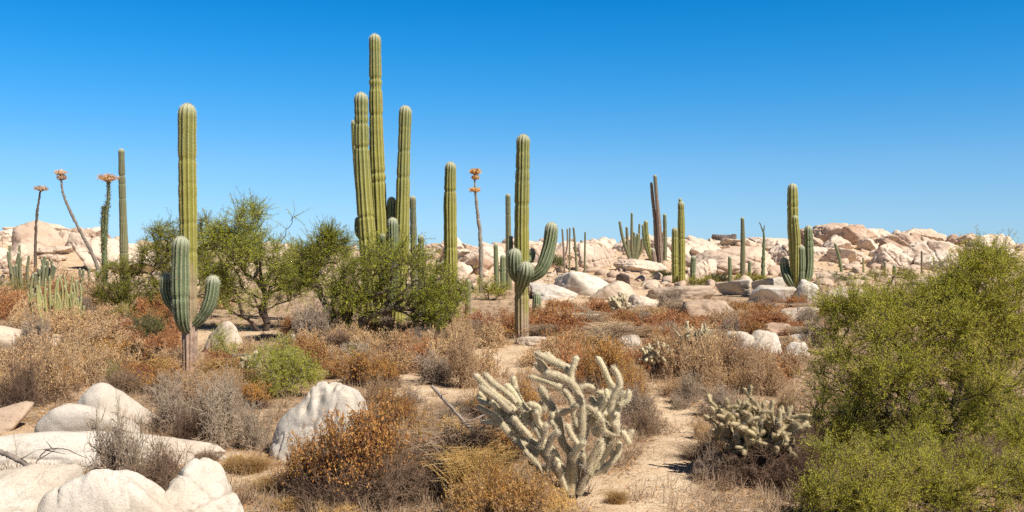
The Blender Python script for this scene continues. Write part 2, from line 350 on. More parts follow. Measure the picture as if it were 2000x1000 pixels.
# ---------------------------------------------------------------- boulders
def ico(n):
    import bmesh
    bm = bmesh.new(); bmesh.ops.create_icosphere(bm, subdivisions=n, radius=1)
    V = np.array([v.co[:] for v in bm.verts]); Fc = np.array([[v.index for v in f.verts] for f in bm.faces]); bm.free(); return V, Fc
ICO = {n: ico(n) for n in (4, 5, 6)}
def boulder_geo(seed, sub=4, p=9, npl=11, rough=.06, flat=None, crk=0, cw=.025, cd=.10, dmin=.62, planes=()):
    rng = np.random.default_rng(seed); V, Fc = ICO[sub]; V = V + 0
    N = unit(rng.normal(size=(npl, 3))); d = rng.uniform(dmin, 1.0, npl)
    ax = np.vstack([np.eye(3), -np.eye(3)]); ax = unit(ax + rng.normal(size=(6, 3)) * .28); N = np.vstack([N, ax]); d = np.concatenate([d, rng.uniform(.85, 1.0, 6)])
    for (a_, b_, c_, e_) in planes: N = np.vstack([N, unit(np.array([[a_, b_, c_]]))]); d = np.append(d, e_)
    if flat: d[-4] = flat                      # flat-topped
    q = np.clip(V @ N.T, 0, None) / d; r = (np.sum(q ** p, 1)) ** (-1 / p)
    P = V * r[:, None]
    P = P * (1 + rough * fbm(V * 1.7 + seed, 4, seed)[:, None]) * (1 + rough * .45 * fbm(P * 6 + seed, 3, seed + 5)[:, None]) * (1 - rough * .9 * np.clip(1 - np.abs(fbm(P * 1.6 + seed * 3, 3, seed + 9)) * 9, 0, 1))[:, None]
    for i in range(crk):                       # joints: thin grooves where the block has split
        nn = unit(rng.normal(size=3) * np.array([1.2, .5, .8])); off = rng.uniform(-.6, .6)
        s = P @ nn - off + .03 * vn(P * 5, seed + i); P = P * (1 - cd * np.exp(-(s / cw) ** 2))[:, None]
    P = P / np.abs(P).max(0); return P, Fc
def rock(l, r, top, base, mat, label=None, seed=1, sub=5, p=9, npl=11, rough=.05, depth=.8, rz=0, flat=None, crk=0, name='boulder', desc=None, sink=.7, d=None, tilt=0, group=None, skew=0, dents=(), planes=(), prof=None):
    cx = (l + r) / 2
    if d is None: _, d = at(cx, base)
    wd = (r - l) / F * d; dp = wd * depth; dc = d + dp * .45; x = (cx - CX) / F * dc
    zt = H - (top - HZ) / F * dc; zb = tz(x, dc) - .02; zb = min(zb, zt - wd * .12)
    hh = (zt - zb); P, Fc = boulder_geo(seed, sub, p, npl, rough, flat, crk, planes=planes)
    sz = hh * (1 + sink) / 2
    c, s = math.cos(tilt), math.sin(tilt)
    for (dx, dz, dr, dp_) in dents: k = np.exp(-(((P[:, 0] - dx) ** 2 + (P[:, 2] - dz) ** 2) / dr ** 2)) * (P[:, 1] < 0); P = P + np.stack([k * 0, k * dp_, -k * dp_ * .5], 1)
    Q = P * np.array([1, 1, 1.]); Q = np.stack([Q[:, 0] * c + Q[:, 2] * s, Q[:, 1], -Q[:, 0] * s + Q[:, 2] * c], 1); Q = Q / np.abs(Q).max(0); Q[:, 2] = np.where(Q[:, 2] > 0, Q[:, 2] / Q[:, 2].max(), Q[:, 2]); Q[:, 0] += skew * (Q[:, 2] - .2); Q[:, 0] = 2 * (Q[:, 0] - Q[:, 0].min()) / np.ptp(Q[:, 0]) - 1
    if prof: Q[:, 2] = np.where(Q[:, 2] > 0, Q[:, 2] * np.interp(Q[:, 0] + .1 * vn(Q * 2.0 + seed, 2), *prof), Q[:, 2]); Q[:, 2] = np.where(Q[:, 2] > 0, Q[:, 2] / Q[:, 2].max(), Q[:, 2])
    Q = Q * np.array([wd / 2 * dc / d, dp / 2, sz]); g = G(); g.add(Q + np.array([0, 0, zt - sz - zb]), T=Fc)
    o = g.obj(name, mat, smooth=True, loc=(x, dc, zb)); tag(o, label, 'boulder', group)
    if label is None: later(o, desc, cx, (top + base) / 2)
    return o
# foreground stones
rock(145, 330, 743, 838, M_WHITE, 'smooth white peaked dome boulder standing behind the lower white dome', 11, p=4, npl=2, rough=.04, depth=.8, sink=1, prof=([-1, -.5, -.2, .1, .5, 1], [.6, .95, 1, .9, .7, .3]))
rock(72, 285, 779, 868, M_WHITE, 'low white dome boulder in front of the smoother peaked one', 12, p=4, npl=2, rough=.04, depth=.8, sink=1, prof=([-1, -.6, -.2, .3, .6, 1], [.9, 1, 1, .8, .6, .3]))
rock(-240, 446, 836, 925, M_WHITE, 'long flat white granite slab with twigs growing before it', 13, p=5, npl=8, rough=.05, depth=.35, sub=6, sink=1)
rock(275, 470, 900, 1060, M_WHITE, 'speckled sloping grey boulder with cracks at the end of the long slab', 151, p=6, npl=5, rough=.06, depth=.9, crk=2, sub=6, sink=.9, prof=([-1, 0, .5, 1], [.95, 1, .85, .5]))
rock(102, 366, 908, 1090, M_WHITE, 'large pale boulder in front of the slab, split from its neighbour', 16, p=6, npl=4, rough=.05, depth=.8, sub=6, sink=.9, prof=([-1, -.3, 0, .5, 1], [.85, 1, .95, .66, .3]))
rock(-150, 138, 910, 1090, M_WHITE, 'pale cracked boulder with golden grass lying across it', 19, p=5, npl=7, rough=.045, depth=.8, sub=6, skew=.5, sink=.9)
rock(-90, 50, 788, 850, M_PALE, 'smooth tan boulder cut by the frame beside the white domes', 17, p=5, npl=5, rough=.03, sink=1)
rock(514, 740, 744, 905, M_WHITE, 'big whitish boulder with dark pits near its top', 18, p=7, npl=3, rough=.05, depth=.8, sub=6, sink=.9, prof=([-1, -.6, -.3, -.1, .7, .88, 1], [.45, .70, .84, .97, 1, .88, .6]), dents=[(.0, .58, .10, .10), (.22, .66, .07, .09), (-.2, .5, .07, .06)])
rock(398, 478, 626, 690, M_PALE, 'tan boulder standing behind the pale green bush', 21, p=7, sink=1)
rock(-90, 135, 622, 700, M_PALE, 'broad sandy-coloured rock bank below the rusty shrubs', 22, p=4, npl=5, rough=.05, depth=1.0, sink=1)
# middle ground
MIDR = [(1405, 1482, 645, 690, M_WHITE, 'smooth round grey-white boulder, one of two touching'), (1462, 1530, 645, 692, M_WHITE, 'round pale boulder touching the other grey-white one'),
        (1478, 1545, 629, 657, M_PINK, 'low brown boulder behind the two round pale ones'), (1528, 1592, 652, 680, M_WHITE, 'flattish grey stone above the small white one'),
        (1531, 1580, 667, 694, M_WHITE, 'small white egg-like stone beside the round boulders'), (1184, 1256, 652, 678, M_WHITE, 'low white stone behind the small cholla'),
        (1118, 1182, 612, 634, M_WHITE, 'small white stone ringed by rusty shrubs'), (1512, 1592, 597, 630, M_PALE, 'flat brownish boulder beneath the squat-armed cactus'),
        (1330, 1440, 585, 622, M_PALE, 'broad pale boulder half buried in rusty shrubs'), (1262, 1392, 556, 584, M_PALE, 'long flat slab below the twin yellowish cacti'),
        (1222, 1290, 574, 602, M_PALE, 'stacked flat stone at the edge of the rusty shrubs'), (1000, 1092, 656, 676, M_PALE, 'thin flat slab by the foot of the bent-arm cactus'),
        (1078, 1212, 529, 578, M_WHITE, 'wide white dome rock behind the bent-arm cactus'), (1030, 1130, 552, 586, M_WHITE, 'low white rock left of the wide white dome'),
        (1150, 1250, 548, 586, M_PALE, 'pale rock under the small square dark block'), (568, 600, 704, 716, M_PALE, 'small tan stone near the dead brush heap'),
        (745, 805, 658, 672, M_PALE, 'small sunlit flat stone beneath the broad mesquite'), (1060, 1110, 640, 650, M_WHITE, 'small white stone behind the main cholla'),
        (1555, 1600, 545, 592, M_WHITE, 'upright white oval boulder beside the squat-armed cactus'), (0, 36, 545, 576, M_WHITE, 'small white stone beside the candelabra thicket'),
        (1610, 1700, 560, 580, M_PALE, 'low pale stone showing over the feathery tree'), (120, 190, 622, 640, M_PALE, 'flat sunlit ledge under the candelabra thicket')]
for i, (l, r, t_, b_, m_, lb) in enumerate(MIDR): rock(l, r, t_, b_, m_, lb, 40 + i, p=12, npl=11, rough=.08, depth=.8, sink=.8)
OVH = [(-.62, -.62, -.5, .40)]
rock(1396, 1468, 544, 578, M_WHITE, 'dark-faced boulder to the left of the larger split block', 71, p=26, npl=4, depth=.8, rough=.04, planes=OVH, sink=.3)
rock(1464, 1552, 557, 592, M_WHITE, 'lower half of the split dark-faced block', 72, p=26, npl=4, depth=.7, rough=.04, planes=OVH, sink=.3)
rock(1468, 1548, 539, 563, M_WHITE, 'upper flat half of the split dark-faced block', 73, p=26, npl=4, depth=.6, rough=.04, d=52.5, planes=[(-.62, -.62, -.5, .48)], sink=.1)
rock(1203, 1231, 533, 555, M_DARK, 'small square dark block on the pale rocks', 74, p=30, npl=3, depth=1, rough=.03, d=60, planes=OVH, sink=.2)  # dark colour all over stands in for the shade on its front
# the ridge
FARR = [(1556, 1625, 446, 512, M_PINK, 107, 'shaded brown shoulder of the great overhanging boulder', 81), (1572, 1728, 434, 512, M_PINK, 104, 'great brown overhanging boulder crowning the ridge', 82),
        (1660, 1760, 446, 500, M_TAN, 114, 'pale sloping boulder leaning on the great brown one', 83), (1718, 1762, 458, 486, M_DARK, 118, 'small dark-streaked boulder on the ridge crest', 84),
        (1755, 1830, 452, 492, M_TAN, 116, 'cracked tan boulder right of the dark-streaked one', 85), (1850, 1935, 455, 496, M_PINK, 112, 'long rounded boulder on the ridge near the feathery tree', 86),
        (1600, 1700, 484, 538, M_TAN, 85, 'broad pale rock under the great brown boulder', 87), (1690, 1790, 486, 545, M_TAN, 82, 'wide pale rock with two tiny cacti in front', 88),
        (1785, 1880, 488, 548, M_TAN, 80, 'crumbling pale rock behind the thin brown cactus', 89), (1388, 1440, 457, 482, M_DARK, 124, 'dark capped rock on the ridge crest', 90),
        (1340, 1460, 468, 500, M_TAN, 120, 'long pinkish slab rock below the dark cap', 91), (1345, 1530, 480, 556, M_TAN, 77, 'huge smooth pale rock face behind the lone slim cactus', 92),
        (1490, 1590, 472, 545, M_TAN, 84, 'rounded pink-stained rock behind the squat-armed cactus', 93), (1440, 1560, 462, 495, M_TAN, 122, 'flat topped tan rock on the crest behind the curly stem', 94),
        (22, 180, 442, 505, M_TAN, 122, 'great domed pink outcrop on the ridge', 95), (-60, 60, 460, 510, M_TAN, 120, 'tan shoulder of the domed outcrop', 96),
        (70, 150, 480, 540, M_TAN, 88, 'pale cracked boulder below the domed outcrop', 97), (120, 200, 500, 545, M_PALE, 90, 'pale tilted slab below the domed outcrop', 98),
        (1128, 1216, 474, 540, M_TAN, 84, 'steep pale rock face above the wide white dome', 99), (1036, 1112, 478, 532, M_PINK, 86, 'pinkish block seen through the bent arm', 100), (900, 1004, 476, 545, M_TAN, 88, 'broken pale outcrop behind the twice-flowering boojum', 101),
        (1200, 1300, 505, 545, M_TAN, 80, 'low pale ledge carrying the dull fan-shaped cacti', 102), (1336, 1400, 505, 560, M_TAN, 74, 'rounded pale stone right of the twin yellowish cacti', 103), (850, 930, 486, 540, M_TAN, 92, 'pale rock behind the armless cactus', 104)]
for l, r, t_, b_, m_, d_, lb, sd in FARR: rock(l, r, t_, b_, m_, lb, sd, p=28, npl=10, rough=.09, depth=.9, d=d_, crk=3, sub=6, planes=[(-.5, -.75, -.4, .55)] if sd in (81, 82, 84, 86, 90) else ())
PROTO = []
for k in range(14):
    P, Fc = boulder_geo(200 + k, 5, [18, 30, 50][k % 3], 6 + k % 5, .10, None, 1 + k % 3, .035, .16, .45, [(-.5, -.7, -.5, .5), (.6, -.5, .6, .6)] if k % 2 else [(-.2, -.6, .75, .5)])
    g = G(); g.add(P, T=Fc); me = g.mesh('boulder', M_TAN, True); PROTO.append(me)
    me2 = me.copy(); me2.materials.clear(); me2.materials.append([M_TAN, M_PINK, M_PALE][k % 3]); PROTO.append(me2)
CLEAR = [(1350, 1525, 78), (1495, 1585, 84), (1605, 1695, 85), (1695, 1785, 82), (1790, 1875, 80), (1132, 1212, 84), (75, 145, 88), (1192, 1262, 97), (1250, 1306, 92), (1308, 1362, 76), (1415, 1500, 88), (1092, 1148, 95), (1640, 1652, 98), (1682, 1692, 92), (1722, 1733, 90), (1740, 1752, 84), (1796, 1806, 80), (228, 250, 70)]
rng = np.random.default_rng(5); nb = 0
def scatter_rocks(n, x0, x1, y0, y1, smin, smax, seed):
    global nb
    rg = np.random.default_rng(seed)
    for i in range(n):
        px = rg.uniform(x0, x1); d = rg.uniform(y0, y1); x = (px - CX) / F * d
        s = smin + (smax - smin) * rg.random() ** 2.2; sz = s * rg.uniform(.5, .95); me = PROTO[rg.integers(len(PROTO))]
        if any(a - s * F / d < px < b + s * F / d and d < c + s for a, b, c in CLEAR): continue
        z = tz(x, d); pyt = HZ - (z + sz * .75 - H) / F ** -1 / d
        lim = np.interp(px, [p[0] for p in SKYLINE], [p[1] for p in SKYLINE]) - 17
        if pyt < lim: sz *= .5; s *= .6
        o = bpy.data.objects.new('boulder', me); COL.objects.link(o); o.location = (x, d, z + sz * .12)
        o.scale = (s, s * rg.uniform(.7, 1.1), sz); o.rotation_euler = (rg.uniform(-.3, .3), rg.uniform(-.3, .3), rg.uniform(-.9, .9) + (3.14 if rg.random() < .25 else 0))
        pyc = HZ - (z + sz * .4 - H) * F / d
        size = 'large' if s > 2.0 else 'mid-sized' if s > 1.1 else 'small'
        tag(o, None, 'boulder', 'boulders heaped along the far ridge'); later(o, f'{size} ridge boulder', px, pyc); nb += 1
scatter_rocks(100, 850, 1360, 78, 130, 1.2, 4.4, 301)
scatter_rocks(24, 1050, 1360, 64, 88, 1.0, 2.6, 302)
scatter_rocks(34, 180, 850, 104, 132, 1.5, 4.2, 303)
scatter_rocks(34, -20, 240, 80, 126, 1.5, 4.6, 304)
scatter_rocks(80, 1360, 1960, 80, 126, 1.2, 4.2, 305)
scatter_rocks(20, 1560, 1900, 60, 88, .8, 2.4, 306)
def rubble():
    rg = np.random.default_rng(88); g = G(); n = 3900; V, Fc = ICO2; y = rg.uniform(62, 134, n); px = rg.uniform(-420, 2450, n); x = (px - CX) / F * y
    for s_ in range(0, n, 200):
        m = min(200, n - s_); sc = .14 + .6 * rg.random(m) ** 3; Nn = unit(rg.normal(size=(m, 9, 3))); q = np.clip(np.einsum('vk,mpk->mvp', V, Nn), 0, None) / rg.uniform(.6, 1, (m, 1, 9)); r = (np.sum(q ** 20, 2) + .02) ** (-1 / 20)
        P = np.stack([x[s_:s_ + m], y[s_:s_ + m], T(x[s_:s_ + m], y[s_:s_ + m]) + sc * .15], 1)
        VV = V[None] * r[..., None] * sc[:, None, None] * rg.uniform(.6, 1.3, (m, 1, 3)) * [1, 1, .65] + P[:, None]
        g.add(VV.reshape(-1, 3), T=(Fc[None] + (np.arange(m) * len(V))[:, None, None]).reshape(-1, 3))
    o = g.obj('rubble', M_TAN); tag(o, 'loose broken rock between the ridge boulders', kind='stuff')
ICO2 = ico(2); rubble()

# ---------------------------------------------------------------- ribbed cacti
def stem(P, rad, mat, parent, name='stem', ribs=13, amp=.16, step=.05, seed=0, wood=None, young=None, cap=True, spiral=0.0, spines=0, slen=.03, root=(0, 0, 0)):
    """ribbed column along world points P; wood / young are (0..1) lists along it"""
    rg = np.random.default_rng(seed); P = np.asarray(P, float)
    L = np.sum(np.linalg.norm(np.diff(catmull(P, 60), axis=0), axis=1)); n = max(10, int(L / step))
    C = catmull(P, 400); s = np.concatenate([[0], np.cumsum(np.linalg.norm(np.diff(C, axis=0), axis=1))]); u = np.linspace(0, s[-1], n)
    rt = float(np.atleast_1d(rad)[-1])
    if cap: u = np.unique(np.concatenate([u[u < s[-1] - rt * 1.15], s[-1] - rt * 1.15 * (1 - np.sin(np.linspace(0, 1, 9) * math.pi / 2))]))
    C = np.stack([np.interp(u, s, C[:, k]) for k in range(3)], 1); f = u / s[-1]
    rr = np.interp(f, np.linspace(0, 1, len(np.atleast_1d(rad))), np.atleast_1d(rad))
    q = np.stack([u / .55, np.full_like(u, seed * 3.1), np.zeros_like(u)], 1)
    rr = rr * (1 + .05 * vn(q, 1) + .03 * vn(q * 3.1, 2))
    for k in range(int(L / 1.1)): c = rg.uniform(.1, .92) * s[-1]; rr = rr * (1 - rg.uniform(.05, .17) * np.exp(-((u - c) / .045) ** 2))
    if cap: e = np.clip((s[-1] - u) / (rt * 1.15), 0, 1); rr = rr * np.sqrt(np.clip(1 - (1 - e) ** 2, 0.0004, 1))
    t, a, b = frames(C); m = ribs * 4; th = np.arange(m) * 2 * math.pi / m; cr = np.abs(np.cos(ribs * th / 2))
    tw = spiral * f * 6.28
    ang = th[None] + tw[:, None] + .02 * rg.normal(size=(1, m)) + .05 * vn(np.stack([np.tile(th[None] * 1.5, (len(u), 1)).ravel(), np.repeat(u * 1.3, m), np.full(len(u) * m, seed)], 1), 4).reshape(len(u), m)
    rad2 = rr[:, None] * (1 - amp + amp * cr[None] * 1.05)
    V = C[:, None] + (a[:, None] * np.cos(ang)[..., None] + b[:, None] * np.sin(ang)[..., None]) * rad2[..., None]
    V = V - np.asarray(root); nn = len(u); i = np.arange(nn - 1)[:, None] * m; k = np.arange(m)[None]; k2 = (k + 1) % m
    Q = np.stack([i + k, i + k2, i + m + k2, i + m + k], 2).reshape(-1, 4)
    wd = np.interp(f, np.linspace(0, 1, len(wood)), wood) if wood else np.zeros(nn)
    wd = np.clip(wd[:, None] + (wd[:, None] > .02) * (wd[:, None] < .98) * vn(np.stack([np.tile(th[None] * 2, (nn, 1)).ravel(), np.repeat(u * 2, m), np.zeros(nn * m)], 1), 7).reshape(nn, m) * .5, 0, 1)
    yg = np.interp(f, np.linspace(0, 1, len(young)), young) if young else np.clip((f - .5) * 2, 0, 1)
    tp = np.clip(1 - (s[-1] - u) / (rt * 1.6), 0, 1) if cap else np.zeros(nn)
    g = G(); g.add(V.reshape(-1, 3), Q, crest=np.tile(cr[None], (nn, 1)).ravel(), wood=wd.ravel(), young=np.repeat(yg, m), tip=np.repeat(tp, m))
    o = g.obj(name, mat, parent, smooth=True)
    if spines:
        out = unit(V - (C - np.asarray(root))[:, None]); cols = np.arange(0, m, 4)
        Pp = V[:, cols].reshape(-1, 3); Oo = out[:, cols].reshape(-1, 3); w_ = wd[:, cols].ravel()
        e = np.repeat(tp, len(cols)); keep = rg.random(len(Pp)) < (1 - w_ * .9); Pp, Oo, e = Pp[keep], Oo[keep], e[keep]
        Pp = np.repeat(Pp, spines, 0); Oo = np.repeat(Oo, spines, 0); e = np.repeat(e, spines)
        D = unit(Oo + rg.normal(size=Oo.shape) * .55); gs = G()
        leaves(gs, Pp, D, slen * (1 + e * 1.0) * rg.uniform(.6, 1.2, len(Pp)), .0035 + .0025 * e, rg); gs.obj('spines', M_SPINE, o)
    return o
def col(pts, d, dd=0):
    """photo points on the upright plane at distance d (third number: metres nearer or farther)"""
    return [W(p[0], p[1], d + dd + (p[2] if len(p) > 2 else 0)) for p in pts]
def pr(wpx, d): return wpx / F * d / 2
def cactus(label, px, py, stems, mat=M_CAC, d=None, group=None, ribs=13, step=.05, spines=0, name='cactus', wood=None, amp=.26, slen=.03, seed=0, spiral=0):
    """stems: list of (points, width px list, options)"""
    if d is None: _, d = at(px, py)
    x = (px - CX) / F * d; root = np.array([x, d, tz(x, d)]); t = thing(name, label, 'cactus', tuple(root), group)
    for k, st in enumerate(stems):
        pts, wl = st[0], st[1]; op = dict(st[2]) if len(st) > 2 else {}
        Pw = col(pts, d, op.pop('dd', 0)); mt = op.pop('mat', mat); nm = op.pop('name', 'stem' if k == 0 or len(pts) < 3 else 'arm'); op.setdefault('ribs', ribs); op.setdefault('amp', amp)
        if op.pop('grounded', k == 0): Pw[0][2] = tz(Pw[0][0], Pw[0][1]) - .1
        stem(Pw, [pr(a, d) for a in wl], mt, t, nm, step=step, seed=seed * 17 + k, spines=spines, slen=slen, root=root, spiral=op.pop('spiral', spiral), **op)
    return t
WD = [1, 1, .9, .75, .1, 0, 0, 0, 0, 0]
cactus('tall ribbed cactus with three short arms near its foot', 371, 722,
       [([(371, 722), (370, 600), (368, 450), (366, 300), (366, 202)], [29, 30, 31, 33, 35, 36, 33], dict(wood=[1, 1, 1, .85, .05, 0, 0, 0, 0, 0, 0, 0], young=[0, 0, 0, 0, 0, .1, .5, .8])),
        ([(368, 650), (357, 632, -.3), (353, 600, -.42), (352, 530, -.42), (354, 461, -.42)], [14, 24, 33, 35, 34, 32, 30], dict(mat=M_CACG, young=[1, 1])),
        ([(366, 640), (350, 612, -.1), (332, 590, -.17), (324, 566, -.19), (325, 534, -.19)], [12, 18, 21, 22, 22], dict(mat=M_CACG, young=[1, 1])),
        ([(372, 640), (392, 622, -.05), (406, 600, -.08), (414, 572, -.08), (417, 538, -.08)], [14, 22, 27, 27, 26], dict(mat=M_CACG, young=[1, 1]))], spines=2, seed=1, step=.04, ribs=11)
cactus('cluster of very tall columns rising behind the mesquite', 750, 635,
       [([(752, 640), (744, 480), (736, 300), (732, 66)], [30, 31, 30, 26, 23], dict(young=[0, 0, 0, .1, .5, 1], grounded=True)),
        ([(736, 640), (719, 480), (708, 330), (705, 180)], [34, 34, 30, 26], dict(dd=-.5, young=[0, 0, .1, .6, 1], name='stem')),
        ([(722, 640), (708, 440), (697, 330), (691, 235)], [22, 18, 14, 12], dict(dd=.35, young=[0, .5, 1], name='stem', grounded=False)),
        ([(775, 640), (784, 480), (788, 330), (792, 206)], [28, 30, 26, 24], dict(dd=-.3, young=[0, 0, .1, .7, 1], name='stem')),
        ([(764, 600), (764, 500), (765, 385)], [20, 20, 18], dict(dd=.06, mat=M_CACG, name='stem')),
        ([(768, 600), (768, 500), (767, 425)], [20, 21, 20], dict(dd=-.8, mat=M_CACG, young=[1, 1], name='stem')),
        ([(716, 470), (702, 460), (699, 445), (700, 424)], [10, 12, 14, 13], dict(dd=-.25, mat=M_CACG, name='arm')),
        ([(738, 485), (744, 478), (746, 466), (746, 455)], [10, 12, 13, 12], dict(dd=-.2, mat=M_CACG, name='arm'))], spines=2, seed=2, step=.055, ribs=11)
cactus('brownish column just right of the tall cluster', 807, 600, [([(810, 600), (808, 480), (806, 382)], [14, 14, 12], dict(young=[0, .5, 1]))], mat=M_CACD, seed=3, d=44)
cactus('short rounded column at the right foot of the tall cluster', 823, 600, [([(824, 600), (823, 520), (822, 459)], [14, 14, 13], dict(young=[1, 1]))], mat=M_CACG, seed=4, d=42)
cactus('armless ribbed cactus with a tight grey waist near its top', 880, 632, [([(880, 632), (880, 500), (879, 400), (880, 316)], [27, 28, 26, 25, 21], dict(young=[0, 0, 0, 0, .2, 1]))], spines=2, seed=5, ribs=12)
cactus('tall cactus with one bent arm and two stubby grey knobs', 1018, 662,
       [([(1019, 662), (1019, 560), (1019, 430), (1021, 320), (1022, 262)], [28, 28, 28, 29, 28, 25], dict(wood=[.9, .6, .3, 0, 0, 0, 0, 0, 0], young=[0, 0, 0, 0, .4, .9, 1])),
        ([(1020, 545), (1040, 540, -.1), (1060, 522, -.15), (1073, 480, -.1), (1078, 434, -.1)], [14, 22, 27, 28, 27, 24], dict(mat=M_CACG, young=[1, 1], spiral=.10)),
        ([(1019, 560), (1022, 548, -.35), (1027, 530, -.55), (1027, 511, -.6)], [14, 26, 31, 29], dict(mat=M_CACG, young=[1, 1], name='arm')),
        ([(1016, 552), (1007, 535, -.22), (1005, 508, -.32), (1006, 485, -.32)], [14, 25, 29, 26], dict(mat=M_CACG, young=[1, 1], name='arm')),
        ([(1018, 520), (1000, 522, .1), (998, 500, .15), (998, 462, .15)], [8, 10, 9, 7], dict(mat=M_CACG, name='arm')),
        ([(1022, 510), (1036, 505, .2), (1039, 486, .25)], [12, 16, 16], dict(mat=M_CACG, name='arm'))], spines=2, seed=6, ribs=12)
cactus('short dark column beside the foot of the bent-arm cactus', 1047, 634, [([(1047, 634), (1048, 600), (1049, 570)], [17, 18, 16], dict(young=[1, 1]))], mat=M_CACG, seed=7, ribs=11)
cactus('thin column cactus behind the bent-arm cactus', 993, 566, [([(994, 566), (993, 470), (992, 378)], [12, 12, 11, 10], dict(young=[0, .3, 1]))], mat=M_CACD, seed=8, ribs=11)
cactus('pair of short blue-green columns near the thin column cactus', 978, 575, [([(971, 575), (969, 520), (968, 475)], [10, 10, 9]), ([(983, 575), (982, 530), (982, 497)], [12, 12, 11])], mat=M_CACG, seed=9, ribs=11, d=58)
cactus('plain tapered cactus behind the spiky boojum', 242, 560, [([(243, 560), (242, 480), (239, 380), (237, 290)], [18, 17, 14, 13, 11], dict(young=[0, .1, .5, 1]))], mat=M_CACD, seed=10, ribs=14)
cactus('ribbed cactus with squat arms beside the split block', 1556, 585,
       [([(1557, 585), (1552, 500), (1549, 430), (1548, 358)], [20, 21, 22, 20], dict(young=[0, 0, .3, .6])),
        ([(1557, 575), (1572, 555), (1580, 520), (1579, 440)], [12, 18, 19, 16], dict(mat=M_CACG, young=[1, 1])),
        ([(1560, 575), (1565, 545, -.3), (1566, 510, -.3), (1565, 479, -.3)], [10, 14, 15, 14], dict(mat=M_CACG, young=[1, 1])),
        ([(1556, 570), (1540, 545), (1533, 525, .43), (1531, 503, .43)], [12, 20, 19, 16], dict(mat=M_CACG, young=[1, 1])),
        ([(1556, 560), (1556, 540, -.2), (1556, 470, -.2), (1552, 420, -.2)], [12, 17, 16, 12], dict(young=[0, .4]))], seed=11, ribs=9, amp=.22)
cactus('taller of the twin yellowish cacti, with a small tip bud', 1331, 556, [([(1331, 556), (1331, 480), (1330, 393)], [15, 15, 14, 13], dict(young=[0, 0, .8])), ([(1329, 400), (1328, 387)], [6, 6])], seed=12, ribs=10, d=72)
cactus('shorter of the twin yellowish cacti', 1318, 556, [([(1319, 556), (1318, 500), (1318, 444)], [12, 13, 12], dict(young=[0, .2, .8]))], seed=13, ribs=10, d=70)
cactus('short green column right of the twin yellowish cacti', 1353, 556, [([(1353, 558), (1353, 530), (1355, 499)], [10, 11, 10], dict(young=[.5, .8]))], mat=M_CACG, seed=14, ribs=10, d=69)
cactus('tallest cluster on the rocks, with brown woody stems', 1290, 520,
       [([(1291, 522), (1287, 440), (1282, 380), (1279, 341)], [11, 10, 8, 7], dict(mat=M_CACW, young=[0, 0, .2, 1])),
        ([(1284, 522), (1280, 440), (1275, 390), (1272, 356)], [10, 9, 7, 6], dict(mat=M_CACW, young=[0, 0, 1], dd=.4, name='stem')),
        ([(1298, 520), (1299, 470), (1298, 417)], [9, 8, 7], dict(mat=M_CACD, young=[0, 1], name='stem')),
        ([(1278, 518), (1268, 490), (1263, 460), (1261, 430)], [7, 9, 9, 8], dict(mat=M_CAC, young=[0, 1], name='stem')),
        ([(1276, 515), (1264, 490), (1258, 465), (1256, 438)], [6, 7, 7, 6], dict(mat=M_CACG, name='stem')),
        ([(1281, 518), (1276, 500), (1275, 485)], [10, 11, 9], dict(mat=M_CACW, name='stem')),
        ([(1289, 520), (1294, 470), (1293, 452)], [8, 7, 5], dict(mat=M_CACW, name='stem'))], seed=15, ribs=8, d=88)
cactus('fan-shaped cluster of dull thin stems on the rocks', 1236, 508,
       [([(1234, 512), (1224, 490), (1215, 460), (1210, 431)], [7, 7, 6, 5], {}), ([(1234, 512), (1227, 490), (1225, 465), (1224, 442)], [6, 6, 5], dict(name='stem')),
        ([(1236, 512), (1234, 470), (1234, 415)], [7, 6, 4], dict(name='stem')), ([(1237, 512), (1239, 480), (1238, 452)], [6, 6, 5], dict(name='stem')),
        ([(1238, 512), (1244, 485), (1246, 455)], [6, 7, 6], dict(name='stem')), ([(1239, 512), (1247, 485), (1249, 436)], [6, 5, 4], dict(name='stem')),
        ([(1240, 512), (1252, 490), (1254, 465)], [5, 5, 4], dict(name='stem')), ([(1240, 512), (1241, 480), (1243, 460)], [5, 5, 5], dict(name='stem'))], mat=M_CACD, seed=16, ribs=8, d=92)
cactus('lone slim cactus in front of the huge pale rock face', 1450, 545, [([(1450, 545), (1451, 480), (1450, 424)], [10, 10, 9, 7], dict(young=[0, .3, .8], wood=[.7, 0, 0, 0]))], mat=M_CACD, seed=17, ribs=10, d=71)
